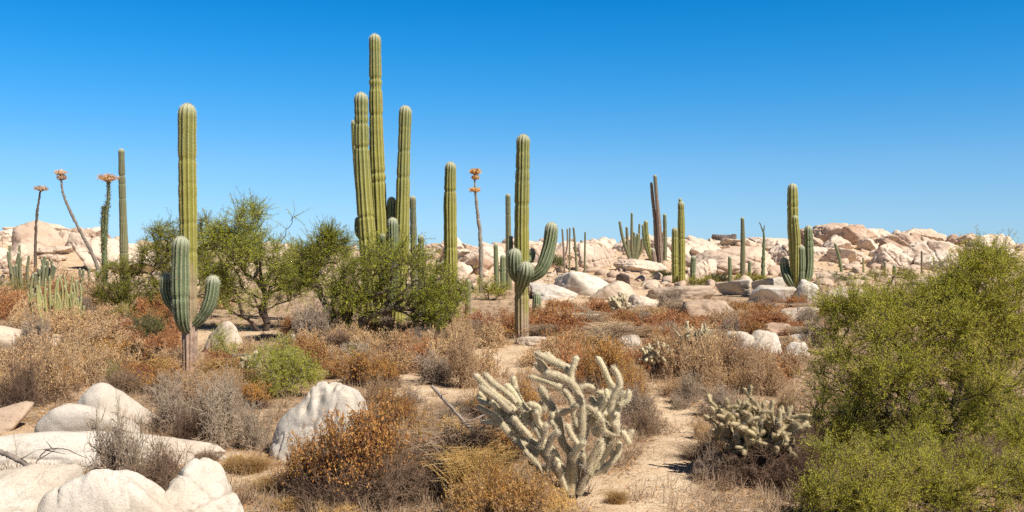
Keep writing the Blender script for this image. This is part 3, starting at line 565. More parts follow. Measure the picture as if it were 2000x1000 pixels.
SM = [('small green column left of the lone slim cactus', 1426, 546, 500, 8, 71, M_CACG), ('small green column right of the lone slim cactus', 1464, 548, 508, 7, 71, M_CACG),
      ('leaning dark column below the great brown boulder', 1644, 528, 474, 6, 78, M_CACG), ('tiny yellowish cactus before the wide pale rock, left of its neighbours', 1687, 545, 502, 4.5, 76, M_CACY),
      ('tiny brownish cactus between a yellowish one and a greener one', 1728, 548, 510, 5, 76, M_CACD), ('tiny green column, thickest of those before the pale rocks', 1746, 558, 517, 8, 74, M_CACG),
      ('thin brown pole-like cactus near the feathery tree', 1801, 572, 489, 4.5, 70, M_CACW), ('slender dark cactus among thin stems on the ridge', 1127, 535, 443, 4.5, 78, M_CACD),
      ('slender pale stem cactus right of the slender dark one', 1142, 533, 452, 4, 78, M_CACD), ('thin branching stem cactus right of the bent arm', 1103, 533, 446, 4, 80, M_CACW),
      ('hair-thin cactus on the skyline above the mesquites', 627, 500, 438, 3.5, 100, M_CACD), ('stubby cactus on the skyline above the mesquites', 621, 500, 464, 10, 100, M_CACD),
      ('small grey column on the white dome rocks', 1120, 566, 533, 8, 66, M_CACD), ('pale edged column at the rim of the bright green bush', 914, 612, 545, 12, 40, M_CACD),
      ('small stem cactus left of the slender dark one', 1112, 533, 444, 3.5, 80, M_CACD), ('little stem cactus behind the slender pair', 1136, 500, 468, 4, 100, M_CACD),
      ('dark stub cactus left of the domed outcrop', 38, 530, 477, 5, 80, M_CACD), ('second dark stub cactus left of the domed outcrop', 18, 530, 478, 5, 80, M_CACD),
      ('short sunlit stub near the dead brush heap', 572, 690, 652, 12, 24, M_CACW), ('faint column among shrubs below the long slab', 1272, 648, 612, 5, 32, M_CACW)]
for i, (lb, px, pb, pt, wpx, d_, m_) in enumerate(SM):
    ln = {1644: -14, 1127: -7, 1103: -5}.get(px, (i % 3) - 1)
    st = [([(px, pb), (px + ln * .4, (pb + pt) / 2), (px + ln, pt)], [wpx, wpx, wpx * .85])]
    if px == 1103: st.append(([(1104, 500), (1108, 480), (1108, 446)], [3.5, 3.5, 3], dict(name='arm', grounded=False)))
    cactus(lb, px, pb, st, mat=m_, seed=30 + i, ribs=8, d=d_, group='small distant cacti')
# candelabra thicket of pale yellow-green stems
def thicket(label, px, py, x0, x1, top, n, wpx, mat, seed, d=None, dy=1.4):
    rg = np.random.default_rng(seed); sts = []
    for k in range(n):
        a = rg.uniform(x0, x1); t_ = top + rg.uniform(0, 1) * 62 + abs(a - (x0 + x1) / 2) * .15; dd = rg.uniform(-dy, dy); b0 = px + (a - px) * .45
        b_ = py + rg.uniform(-6, 6)
        sts.append(([(b0, b_), (a - (a - b0) * .3, b_ - (b_ - t_) * .35), (a, t_ + (b_ - t_) * .3), (a + rg.uniform(-7, 7), t_)], [wpx, wpx * rg.uniform(.8, 1.2), wpx * .8], dict(dd=dd, name='stem', grounded=False)))
    return cactus(label, px, py, sts, mat=mat, seed=seed, ribs=7, d=d, amp=.2, step=.09)
thicket('thicket of pale yellow-green candelabra stems', 105, 638, 58, 162, 530, 46, 4.2, M_CACY, 61)
thicket('dull leafless candelabra clump behind the yellow thicket', 60, 590, 20, 110, 478, 26, 6, M_CACD, 62)
thicket('pale stem clump below the leaning boojum', 170, 592, 140, 200, 520, 16, 6, M_CACD, 63)

# ---------------------------------------------------------------- boojums
def boojum(label, px, py, pts, wl, heads, d, spiky=0, seed=0, mat=M_CACD, fl=M_FLOWER, extra=None):
    x = (px - CX) / F * d; root = np.array([x, d, tz(x, d)]); t = thing('boojum_tree', label, 'boojum tree', tuple(root)); rg = np.random.default_rng(seed)
    for k, (pp, ww) in enumerate([(pts, wl)] + (extra or [])):
        P = np.array(col(pp, d)); P[0][2] = min(P[0][2], tz(P[0][0], P[0][1]) - .05) if k == 0 else P[0][2]
        C = catmull(P, 60); g = G(); rad = np.interp(np.linspace(0, 1, 60), np.linspace(0, 1, len(ww)), [pr(a, d) * .8 for a in ww])
        rad = rad * (1 + .12 * rg.normal(size=60)); C2 = C + rg.normal(size=C.shape) * .012
        tube(g, C2 - root, rad, 8, young=np.linspace(0, .6, 60)); o = g.obj('stem', mat, t, smooth=True)
        gt = G(); n = int((900 if spiky else 160)); u = rg.random(n); idx = (u * 59).astype(int); D = unit(rg.normal(size=(n, 3)) * np.array([1, 1, .35]) + [0, 0, .35])
        ln = rg.uniform(.08, .34 if spiky else .10, n) * (1.25 - u * .6) * (1 if spiky else .8); P0 = C[idx] - root
        segs(gt, P0, P0 + D * ln[:, None], .010, .004); tw = gt.obj('twigs', M_TWGREY if not spiky else M_TWDARK, o)
        if spiky: gl = G(); q = P0 + D * (ln * rg.uniform(.2, 1, n))[:, None]; leaves(gl, q, rg.normal(size=(n, 3)), .09, .05, rg); gl.obj('leaves', M_LEAFD, tw)
    for hx, hy, wpx, hpx in heads:
        g = G(); c = W(hx, hy, d) - root; n = 420; rx = pr(wpx, d); rz = hpx / F * d / 2
        v = rg.normal(size=(n, 3)); v = unit(v) * rg.random((n, 1)) ** .4; q = c + v * [rx * 1.1, rx * 1.1, rz] ; stem_p = c - [0, 0, rz * 1.6]
        segs(g, np.tile(stem_p, (60, 1)), q[:60], .012, .006, rnd=.3)
        leaves(g, q, rg.normal(size=(n, 3)) + [0, 0, .4], .12, .07, rg); g.obj('flower_head', fl, t)
    return t
boojum('thin dark boojum with a small flat dry flower head', 72, 545, [(70, 545), (69, 480), (72, 420), (76, 392), (79, 372)], [8, 7, 6.5, 5, 4], [(80, 368, 26, 8)], 66, seed=1, mat=M_BARK, fl=M_FLOWERP)
boojum('leaning boojum bent toward the dark one', 185, 560, [(205, 560), (182, 500), (160, 458), (136, 410), (124, 380), (119, 352)], [10, 9, 8, 7, 6, 4], [(118, 337, 22, 9), (120, 347, 17, 8)], 66, seed=2, mat=M_BARKG, fl=M_FLOWERP)
boojum('spiky leafy boojum with a bright orange flower head', 205, 560, [(206, 560), (205, 480), (208, 420), (212, 380), (212, 352)], [12, 11, 9, 7, 5], [(211, 347, 40, 13)], 62, 1, seed=3, mat=M_CACG,
       extra=[([(204, 540), (201, 450), (203, 402)], [10, 10, 8])])
boojum('slender boojum carrying two orange flower tiers', 940, 575, [(940, 575), (939, 480), (932, 410), (928, 372), (927, 345)], [11, 10, 8, 5, 3.5], [(928, 335, 20, 10), (928, 347, 13, 6), (928, 371, 20, 7)], 58, seed=4, mat=M_BARKG)
boojum('wispy curling-tipped boojum above a green column', 1490, 545, [(1490, 545), (1491, 500), (1492, 460), (1488, 446), (1483, 434)], [10, 9, 5, 3, 2], [], 72, seed=5, mat=M_CACG, fl=M_FLOWER, extra=[([(1491, 470), (1492, 450), (1493, 440)], [3, 2, 1.5])])

# ---------------------------------------------------------------- chollas
def fuzzy(t, P, rad, seed, mat_b, mat_s, spn=1.0, name='branch', rnd=12):
    rg = np.random.default_rng(seed); C0 = catmull(P, 40); L = np.sum(np.linalg.norm(np.diff(C0, axis=0), axis=1)); n = max(8, int(L / .016)); C = catmull(P, n)
    C = C + fbm(C * 4.0 + seed, 2, seed)[:, None] * .008
    s = np.linspace(0, L, n); e = np.clip((L - s) / rad, 0, 1); rr = rad * np.sqrt(np.clip(1 - (1 - e) ** 2, .02, 1)) * (1 + .08 * vn(np.stack([s * 7, s * 0 + seed, s * 0], 1), 3))
    tt, a, b = frames(C); m = rnd; th = np.arange(m) * 6.2832 / m; bumpy = 1 + .11 * np.sin(th[None] * 4 + s[:, None] * 150) * np.sin(s[:, None] * 170 + th[None])
    O = a[:, None] * np.cos(th)[None, :, None] + b[:, None] * np.sin(th)[None, :, None]
    V = C[:, None] + O * (rr[:, None] * bumpy)[..., None]
    i = np.arange(n - 1)[:, None] * m; k = np.arange(m)[None]; k2 = (k + 1) % m
    g = G(); g.add(V.reshape(-1, 3), np.stack([i + k, i + k2, i + m + k2, i + m + k], 2).reshape(-1, 4)); o = g.obj(name, mat_b, t, smooth=True)
    N = int(L * rad * 2 * math.pi * 16000 * spn); gi = G(); ii = rg.integers(0, n, N); jj = rg.integers(0, m, N)
    Pp = V[ii, jj] + rg.normal(size=(N, 3)) * .003; D = unit(O[ii, jj] + rg.normal(size=(N, 3)) * .55 + tt[ii] * .2)
    leaves(gi, Pp, D, rg.uniform(.010, .020, N), .0022, rg); gi.obj('spines', mat_s, o)
    return o
M_CHB = plain('cholla_skin', [(.3, (.40, .33, .20)), (.7, (.62, .53, .36))], 30, bmp=.5)
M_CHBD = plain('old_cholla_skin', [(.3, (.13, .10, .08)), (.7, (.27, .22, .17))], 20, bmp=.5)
M_CHBM = plain('brown_cholla_skin', [(.3, (.30, .23, .13)), (.7, (.50, .41, .26))], 26, bmp=.5)
M_CHS = plain('cholla_spine', [(0, (.70, .62, .47)), (1, (.89, .82, .66))], rnd=True, trans=.25)
M_CHSY = plain('yellow_cholla_spine', [(0, (.48, .37, .19)), (1, (.72, .60, .36))], rnd=True, trans=.25)
def chX(p): return (800 + p[0] / 2.631, 620 + p[1] / 2.631)
CH = ['820,905 822,800 830,700 792,640 772,580 760,510 705,430 668,350|0', '832,905 850,760 855,680 885,600 885,480 870,400 830,330 760,300 690,292|-.12', '832,345 830,290 845,240 858,198|-.1',
      '830,300 790,255 710,215 645,180|-.05', '815,265 750,225 698,182|.05', '712,300 690,250 650,203|.0', '700,290 668,262 645,238|.1', '780,362 700,328 612,302|.1',
      '862,600 850,520 830,440 792,372|.08', '560,520 520,450 450,400 390,350 335,288|.1', '545,440 490,380 430,335 380,288|-.05', '520,480 470,440 410,390 358,352|-.1', '602,482 570,430 540,360 530,300|.15',
      '690,850 640,740 560,640 490,570 450,522 345,455|.05', '592,482 570,450 530,390 492,342|.0', '500,570 470,500 430,420|.2', '562,530 560,500 552,470|.1',
      '632,562 662,500 658,462 605,440|-.15', '662,672 690,600 702,540|-.2', '752,570 740,545 718,528|-.1', '702,700 728,622 772,580|-.3', '700,852 715,760 742,682|-.2', '800,885 780,830 762,742|-.35',
      '672,612 655,580 640,560|-.2', '622,612 570,565 530,510|-.25', '832,722 862,680 905,632|-.35', '870,905 900,800 888,700|-.2', '905,815 985,780 1058,720 1075,640|.0', '1058,372 1030,330 1000,262 962,200|.0',
      '960,780 1060,600 1045,540 1035,470 1055,400 1080,350 1072,300 1038,250|-.1', '1080,452 1120,420 1128,372|-.15', '880,362 910,352 952,366|-.2', '1020,442 1002,395 960,382|.1', '1035,560 1010,500 960,450 925,408|.1',
      '1010,552 960,492 900,452|-.05', '1012,470 985,442|.1', '1140,602 1050,602 1000,582 940,575|-.1', '1128,645 1090,582|-.2', '925,805 980,700 985,652|-.1', '915,790 935,720 992,622|-.2', '992,522 920,495|.0',
      '760,492 812,488|-.1', '1068,552 1065,482|.1', '850,905 760,800 690,700 640,640 560,620|.25', '840,905 780,780 740,690 700,640|.3', '860,900 910,800 960,700 1010,610|.25', '868,905 930,800 1000,730|.3',
      '845,905 800,800 640,560 600,470|.3', '850,900 870,760 900,600 930,500|.3', '1090,455 1092,400 1110,380|.1', '585,600 540,560 505,510|.15', '650,700 600,655 530,640|.1', '500,470 480,420|.2', '445,470 420,420|.1',
      '905,560 930,520 935,460|.12', '955,610 975,560 960,520|-.05', '690,470 660,440|.15', '610,560 590,520 600,490|.05']
def cholla_main():
    _, d = at(1115, 974); x = (1115 - CX) / F * d; root = np.array([x, d, tz(x, d)]); t = thing('cholla', 'big pale fuzzy cholla with many curling branches by the path', 'cholla cactus', tuple(root)); rg = np.random.default_rng(9); PP = []
    for i, s in enumerate(CH):
        ps, dd = s.split('|'); dd = float(dd); pts = [tuple(map(float, q.split(','))) for q in ps.split()]
        P = []
        for (X, Y) in pts: px, py = chX((X, Y)); k = max(0, min(1, (905 - Y) / 450)); P.append(W(px, py, d + dd * 1.6 * k) - root)
        P[0][2] = max(P[0][2], -.06); P = np.array(P); PP.append(P)
        fuzzy(t, P, .0295 if i not in (0, 1) else .038, 500 + i, M_CHB, M_CHS, 1.0)
    for i in range(64):                          # older side joints filling the tangle
        P = catmull(PP[rg.integers(2, len(PP))], 20); b0 = P[rg.integers(2, 15)] + 0; b0[1] += rg.uniform(-.02, .15); r = math.hypot(b0[0], b0[1]) + .01
        if b0[2] > .95: continue
        dv = unit(np.array([b0[0] / r * .4, b0[1] / r * .4, .5]) + rg.normal(size=3) * .55); ln = rg.uniform(.12, .26); b1 = b0 + dv * ln * .5; b2 = b1 + unit(dv + rg.normal(size=3) * .35 + [0, 0, .3]) * ln * .5
        if b2[2] < .03: continue
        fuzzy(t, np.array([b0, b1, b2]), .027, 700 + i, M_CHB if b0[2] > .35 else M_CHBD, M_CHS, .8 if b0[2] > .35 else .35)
cholla_main()
def cholla_gen(label, px, py, wpx, hpx, seed, rad, nmain=9, dark=.45, mat_s=M_CHSY, spn=.6, seg=.2, skin=None):
    skin = skin or M_CHB
    rg = np.random.default_rng(seed); x, d = at(px, py); root = np.array([x, d, tz(x, d)]); t = thing('cholla', label, 'cholla cactus', tuple(root)); Wm = wpx / F * d / 2; Hm = hpx / F * d; k = 0
    for i in range(nmain):
        az = 6.283 * (i + rg.random() * .6) / nmain; lean = rg.uniform(.15, 1.0); e = np.array([math.cos(az) * Wm * lean * .62, math.sin(az) * Wm * lean * .62, Hm * rg.uniform(.45, .68)])
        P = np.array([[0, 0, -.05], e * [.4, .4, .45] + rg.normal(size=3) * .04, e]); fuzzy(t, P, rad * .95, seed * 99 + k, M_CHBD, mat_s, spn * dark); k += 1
        for j in range(4):
            f = rg.uniform(.45, 1); b0 = catmull(P, 20)[int(f * 19)]; dv = unit(e * [1, 1, .5] / max(Wm, .1) + rg.normal(size=3) * .8 + [0, 0, .5]); ln = seg * rg.uniform(.8, 1.5)
            b1 = b0 + dv * ln; b1m = (b0 + b1) / 2 + rg.normal(size=3) * .02; fuzzy(t, np.array([b0, b1m, b1]), rad * .9, seed * 99 + k, skin, mat_s, spn); k += 1
            for q in range(2):
                dv2 = unit(dv + rg.normal(size=3) * .7 + [0, 0, .4]); fuzzy(t, np.array([b1, b1 + dv2 * seg * .35 + [0, 0, .01], b1 + dv2 * seg * rg.uniform(.5, .9)]), rad * .85, seed * 99 + k, skin, mat_s, spn); k += 1
    return t
cholla_gen('yellow-tipped cholla half in shade under the feathery tree', 1480, 928, 300, 190, 71, .026, 32, seg=.17, spn=.8, skin=M_CHBM)
cholla_gen('small upright cholla at the end of the sandy path', 1282, 738, 62, 76, 72, .036, 8, seg=.2, spn=.3)
cholla_gen('small grey-green cholla between rusty shrubs and pale rocks', 1212, 612, 46, 36, 73, .07, 6, seg=.25, spn=.12)
cholla_gen('pale upright cholla stems inside the pale green bush', 492, 748, 50, 56, 74, .04, 5, seg=.2, spn=.3)
cholla_gen('thin pale cholla at the rim of the rounded boulders', 1362, 700, 60, 66, 75, .025, 6, seg=.25, spn=.3)

# ---------------------------------------------------------------- trees
def tree(label, px, py, blobs, nnode, mat_l, mat_b=M_BARK, seed=1, lsize=.035, nl=14, sprays=9, slen=.32, roots=None, name='mesquite_tree', cat='tree', r0=.09, d=None, droop=0., tips=1.0, gap=.0):
    """blobs: (px, py, rx px, ry px, depth offset m): crown volumes; limbs grow from the foot to points inside them"""
    rg = np.random.default_rng(seed)
    if d is None: _, d = at(px, py)
    x = (px - CX) / F * d; root = np.array([x, d, tz(x, d)]); t = thing(name, label, cat, tuple(root)); pts = []
    vol = np.array([b[2] ** 2 * b[3] for b in blobs], float); vol = vol ** .5; vol /= vol.sum()
    while len(pts) < nnode:
        b = blobs[rg.choice(len(blobs), p=vol)]; v = rg.normal(size=3); v = v / np.linalg.norm(v) * rg.random() ** (1 / 2.2)
        dd = d + b[4]; c = W(b[0], b[1], dd) - root; q = c + v * [b[2] / F * dd, (b[5] if len(b) > 5 else b[2] / F * dd * .9), b[3] / F * dd]
        if q[2] < .08: continue
        if gap and vn((q * 1.7 / max(slen * 3, .8))[None] + seed * 7, 4)[0] < -gap: continue
        pts.append(q)
    pts = np.array(pts); order = np.argsort(np.linalg.norm(pts * [1, 1, 1.2], axis=1)); pts = pts[order]
    nodes = [np.zeros(3) - [0, 0, .08]]; par = [-1]; pl = [0.0]
    for rp_ in (roots or []): q = W(rp_[0], rp_[1], d + rp_[2]) - root; nodes.append(q); par.append(0 if len(rp_) < 4 else rp_[3]); pl.append(np.linalg.norm(q))
    A = np.zeros((nnode + len(nodes) + 2, 3)); A[:len(nodes)] = nodes; PL = np.zeros(len(A)); PL[:len(nodes)] = pl; n = len(nodes)
    for q in pts:
        dist = np.linalg.norm(A[:n] - q, axis=1); cost = dist ** 1.25 + .22 * PL[:n] + .6 * np.clip(A[:n, 2] - q[2], 0, None); j = int(np.argmin(cost))
        A[n] = q; par.append(j); PL[n] = PL[j] + dist[j]; n += 1
    cnt = np.ones(n)
    for i in range(n - 1, 0, -1): cnt[par[i]] += cnt[i]
    rad = np.maximum(r0 * (cnt / cnt[0]) ** .48, .004)
    par = np.array(par); I = np.arange(1, n); a = A[par[I]]; b = A[I]; L = np.linalg.norm(b - a, axis=1, keepdims=True)
    m1 = a + (b - a) * .35 + rg.normal(size=a.shape) * L * .07; m2 = a + (b - a) * .7 + rg.normal(size=a.shape) * L * .07 + [0, 0, .0]
    ra = np.minimum(rad[par[I]], rad[I] * 1.6); rb = rad[I]; g = G()
    big = rb > .02
    for sel, nn in ((big, 7), (~big, 4)):
        s_ = sel; segs(g, a[s_], m1[s_], ra[s_], (ra * .65 + rb * .35)[s_], nn); segs(g, m1[s_], m2[s_], (ra * .65 + rb * .35)[s_], (ra * .3 + rb * .7)[s_], nn); segs(g, m2[s_], b[s_], (ra * .3 + rb * .7)[s_], rb[s_], nn)
    g.obj('trunk', mat_b, t, smooth=True)
    tipi = I[cnt[I] < 8]; base = A[tipi]; k = np.repeat(np.arange(len(base)), sprays); B = base[k]; pa = A[par[tipi]][k]
    dn = vn(base / max(slen * 1.1, .3) + seed * 3.3, 8); kp = rg.random(len(k)) < np.clip(.78 + dn[k] * 1.3, .15, 1); k = k[kp]; B = B[kp]; pa = pa[kp]
    tt = rg.random((len(k), 1)) ** .7; B = pa + (B - pa) * tt
    D = unit(unit(base[k] - pa) * .5 + rg.normal(size=B.shape) * .75 + [0, 0, .25 - droop]); SL = slen * rg.uniform(.5, 1.2, len(k))
    mid = B + D * SL[:, None] * .5; D2 = unit(D + rg.normal(size=D.shape) * .25 - [0, 0, .25 * droop]); E = mid + D2 * SL[:, None] * .5
    gc = G(); thin = max(.0022, lsize * .09)
    gt = G(); segs(gt, B, mid, thin * 1.4, thin, 3); segs(gt, mid, E, thin, thin * .6, 3); gt.obj('twigs', mat_b, t)
    nn = nl; u = rg.random((len(k), nn)); q = np.where(u[..., None] < .5, B[:, None] + (mid - B)[:, None] * (u[..., None] * 2), mid[:, None] + (E - mid)[:, None] * (u[..., None] * 2 - 1))
    ax = np.where(u[..., None] < .5, D[:, None], D2[:, None]); sd = rg.normal(size=q.shape); sd = unit(sd - ax * np.sum(sd * ax, -1, keepdims=True))
    LD = unit(ax * 1.0 + sd); q = q + sd * lsize * .3
    clump = np.repeat(np.clip(.5 + vn(base * 1.3 / max(slen, .3) + 40, 3), 0, 1)[k] * .30 + rg.random(len(k)) * .3, nn); rnd = np.clip(clump + rg.random(len(k) * nn) * .4, 0, 1)
    leaves(gc, q.reshape(-1, 3), LD.reshape(-1, 3), lsize * rg.uniform(.6, 1.4, len(k) * nn), lsize * .27, rg, flat=.3, rnd=rnd)
    gc.obj('crown', mat_l, t); return t
tree('open-crowned dark-trunked mesquite with a limb reaching left', 520, 646,
     [(515, 430, 62, 44, .3), (450, 470, 55, 45, 0), (520, 500, 70, 50, 0), (445, 540, 45, 50, 0), (560, 550, 50, 45, .2), (480, 590, 55, 30, -.2), (560, 450, 30, 25, 0)], 520, M_LEAF, seed=21, lsize=.058, nl=20, sprays=10, slen=.66,
     roots=[(518, 620, 0), (512, 560, 0, 1), (508, 500, 0, 2), (485, 625, -.1, 0), (440, 598, -.2, 4), (540, 520, .1, 2)], r0=.12, gap=.5)
tree('bushy green tree behind the three-armed cactus', 350, 620, [(330, 470, 45, 38, .3), (385, 455, 40, 35, 0), (340, 540, 60, 50, 0), (395, 520, 45, 50, .2), (300, 510, 35, 30, 0), (320, 580, 50, 30, 0), (420, 560, 40, 40, .1), (370, 500, 70, 45, .2)], 460, M_LEAF, seed=22, lsize=.06, nl=22, sprays=11, slen=.55, r0=.12, gap=.4)
tree('broad green mesquite hiding the foot of the tall cluster', 690, 668,
     [(740, 515, 80, 40, 0), (640, 565, 50, 60, 0), (805, 550, 85, 50, 0), (745, 575, 70, 40, -.6), (635, 500, 35, 45, .3), (610, 530, 35, 35, .2), (770, 500, 75, 28, .2), (680, 600, 60, 30, -.3), (840, 600, 70, 35, -.2), (700, 500, 30, 35, .2), (870, 575, 45, 40, 0)], 400, M_LEAF, seed=23, lsize=.058, nl=20, sprays=8, slen=.70,
     roots=[(670, 630, 0), (690, 600, 0, 1), (740, 560, 0, 2), (740, 610, -.2, 1), (650, 600, .2, 0), (720, 640, 0, 0)], r0=.14, gap=.12)
tree('loose green mesquite joining the open-crowned one and the broad one', 655, 664,
     [(640, 560, 50, 50, 0), (615, 515, 45, 40, .2), (660, 500, 38, 36, .3), (600, 570, 40, 45, 0), (665, 600, 45, 35, -.2), (640, 470, 16, 16, .2)], 260, M_LEAF, seed=33, lsize=.055, nl=20, sprays=9, slen=.6, r0=.09, gap=.3, roots=[(640, 610, 0), (625, 560, 0, 1)])
tree('bright green bush at the foot of the armless cactus', 868, 650, [(870, 600, 42, 45, 0), (845, 575, 35, 35, .2), (890, 570, 28, 38, 0), (860, 630, 35, 22, -.2)], 170, M_LEAFB, seed=24, lsize=.042, nl=18, sprays=10, slen=.36, r0=.07, name='green_bush', cat='bush')
tree('lime green bush between the spiky boojum and the three-armed cactus', 240, 620, [(235, 555, 62, 52, 0), (215, 585, 40, 35, 0), (275, 545, 35, 35, .3), (250, 600, 45, 25, 0), (225, 530, 30, 22, .2)], 260, M_LEAFB, seed=25, lsize=.055, nl=17, sprays=9, slen=.42, r0=.09, name='green_bush', cat='bush', gap=.2)
tree('pale green bush leaning right in front of the mesquites', 520, 775, [(465, 672, 42, 32, .1), (520, 690, 55, 38, 0), (570, 715, 50, 32, 0), (545, 745, 55, 28, -.15), (470, 705, 30, 30, 0), (600, 740, 25, 20, 0)], 300, M_LEAFY, M_BARKG, seed=26, lsize=.028, nl=18, sprays=9, slen=.24, r0=.05, name='green_bush', cat='bush', gap=.12)
tree('big feathery tree filling the right side', 1830, 905,
     [(1690, 650, 105, 80, 0), (1800, 640, 120, 75, 0), (1930, 590, 110, 85, .2), (1640, 740, 80, 90, 0), (1740, 740, 120, 90, -.3), (1880, 700, 140, 110, 0), (1990, 690, 90, 140, .2), (1645, 840, 78, 75, -.2), (1760, 850, 110, 80, -.2),
      (1900, 840, 120, 80, 0), (2020, 850, 70, 90, 0), (2000, 520, 60, 38, .3), (1920, 515, 45, 26, .3), (1670, 610, 70, 36, .2), (1760, 605, 90, 32, .2), (1860, 580, 60, 45, .1), (1930, 905, 90, 40, -.3), (1840, 900, 60, 40, -.2)], 1150, M_LEAFY, M_BARK, seed=27, lsize=.026, nl=36, sprays=14, slen=.36,
     roots=[(1845, 880, 0), (1860, 800, 0, 1), (1800, 700, 0, 2), (1900, 720, .1, 2), (1780, 840, -.2, 1), (1690, 790, -.2, 5)], r0=.075, d=12.0, gap=.35)
tree('leafy green undergrowth bush below the feathery tree', 1700, 1010, [(1620, 960, 60, 40, 0), (1700, 950, 80, 55, 0), (1790, 940, 70, 60, .1), (1700, 990, 100, 40, -.2), (1845, 990, 45, 40, 0), (1650, 895, 70, 45, .5), (1760, 890, 90, 45, .6), (1900, 965, 80, 45, .1), (1980, 950, 60, 55, .2), (1870, 900, 80, 40, .8)], 560, M_LEAFY, M_BARK, seed=28, lsize=.022, nl=26, sprays=10, slen=.2, r0=.03, name='green_bush', cat='bush', d=9.2)
for k, (a, b, rx, ry, m_, lb, d_) in enumerate([(1400, 560, 24, 13, M_LEAFD, 'small green bush by the column left of the slim cactus', 72), (1290, 560, 22, 14, M_LEAFD, 'grey-green bush under the tallest far cluster', 76), (955, 585, 40, 22, M_LEAFY, 'olive bush around the twice-flowering boojum', 52),
        (1806, 500, 16, 10, M_LEAFY, 'tiny yellow bush high on the ridge rocks', 104), (1640, 556, 55, 10, M_LEAFD, 'low green bush on the rocks behind the squat-armed cactus', 68), (1370, 560, 30, 10, M_LEAFY, 'yellowish low bush right of the twin cacti', 68),
        (1080, 520, 24, 12, M_LEAFD, 'small dull bush right of the bent arm', 82), (600, 510, 40, 22, M_LEAFD, 'faint green tree on the skyline between the mesquites', 60), (280, 665, 40, 28, M_LEAFD, 'dark green bush near the three-armed cactus foot', 26),
        (1740, 545, 60, 10, M_LEAFY, 'yellow-green bush line before the wide pale rock', 64), (330, 500, 40, 20, M_LEAFD, 'dull skyline bush behind the green tree', 75), (1460, 553, 40, 8, M_LEAFY, 'low olive bush before the huge pale rock face', 66), (30, 570, 40, 14, M_LEAFD, 'dull green bush at the foot of the thin boojum', 55)]):
    s_ = d_ / 30; tree(lb, a, b, [(a, b - ry, rx, ry, 0), (a + rx * .5, b - ry * .6, rx * .6, ry * .6, 0)], 60, m_, seed=60 + k, lsize=.055 * s_ ** .5, nl=12, sprays=7, slen=.3 * s_ ** .5, r0=.04, name='green_bush', cat='bush', d=d_)

# ---------------------------------------------------------------- dry shrubs
def shrub_geo(seed, nm=46, lv=(7, 4), thick=.006, leaf=.02, nleaf=3, spread=1.0, wild=.35, lfrac=.45):
    rg = np.random.default_rng(seed); nl_ = 9; lob = unit(rg.normal(size=(nl_, 3)) * [1, 1, .7]); lob[:, 2] = np.abs(lob[:, 2]) + .1; lob = unit(lob); ls = rg.uniform(.5, 1.05, nl_); li = rg.integers(0, nl_, nm); v = unit(lob[li] + rg.normal(size=(nm, 3)) * .38); v[:, 2] = np.abs(v[:, 2]) + .05; v = unit(v)
    st = rg.normal(size=(nm, 3)) * [.16, .16, 0]; ln = (rg.uniform(.55, .9, nm) * ls[li])[:, None]; pts = [st]
    for i in range(3): v = unit(v + rg.normal(size=v.shape) * wild * .6); pts.append(pts[-1] + v * ln / 3)
    g = G()
    for i in range(3): segs(g, pts[i], pts[i + 1], thick * (1.6 - i * .3), thick * (1.3 - i * .3), 3)
    def child(P0, P1, V, k, ln0, th):
        idx = np.repeat(np.arange(len(P0)), k); f = rg.uniform(.1, 1, (len(idx), 1)); b = P0[idx] + (P1[idx] - P0[idx]) * f; d = unit(V[idx] + rg.normal(size=(len(idx), 3)) * wild * 2 + [0, 0, .12])
        l = (ln0 * rg.uniform(.5, 1.2, len(idx)))[:, None]; m = b + d * l * .5; d2 = unit(d + rg.normal(size=d.shape) * wild); e = m + d2 * l * .5
        e[:, 2] = np.maximum(e[:, 2], .0); segs(g, b, m, th, th * .8, 3); segs(g, m, e, th * .8, th * .5, 3); return m, e, d2
    A0 = np.vstack([pts[1], pts[2]]); A1 = np.vstack([pts[2], pts[3]]); AV = unit(A1 - A0)
    m1, e1, d1 = child(A0, A1, AV, lv[0], .30 * spread, thick * .7); m2, e2, d2 = child(m1, e1, d1, lv[1], .17 * spread, thick * .5)
    allp = np.vstack([e1, e2]); S = np.array([np.abs(allp[:, :2]).max() * .92, np.abs(allp[:, :2]).max() * .92, np.percentile(allp[:, 2], 98)])
    gl = None
    if nleaf:
        gl = G(); idx = np.repeat(np.arange(len(e2)), nleaf); keep = rg.random(len(idx)) < .9; idx = idx[keep]; hz = e2[idx][:, 2] / S[2]; keep = rg.random(len(idx)) < np.clip((hz - lfrac + .35) * 2.2, 0, 1); idx = idx[keep]
        P = m2[idx] + (e2[idx] - m2[idx]) * rg.random((len(idx), 1)) + rg.normal(size=(len(idx), 3)) * .008
        leaves(gl, P, rg.normal(size=P.shape) + [0, 0, .3], leaf * rg.uniform(.6, 1.4, len(P)), leaf * .6, rg)
        gl.V = [a / S for a in gl.V]
    g.V = [a / S for a in g.V]; return g, gl
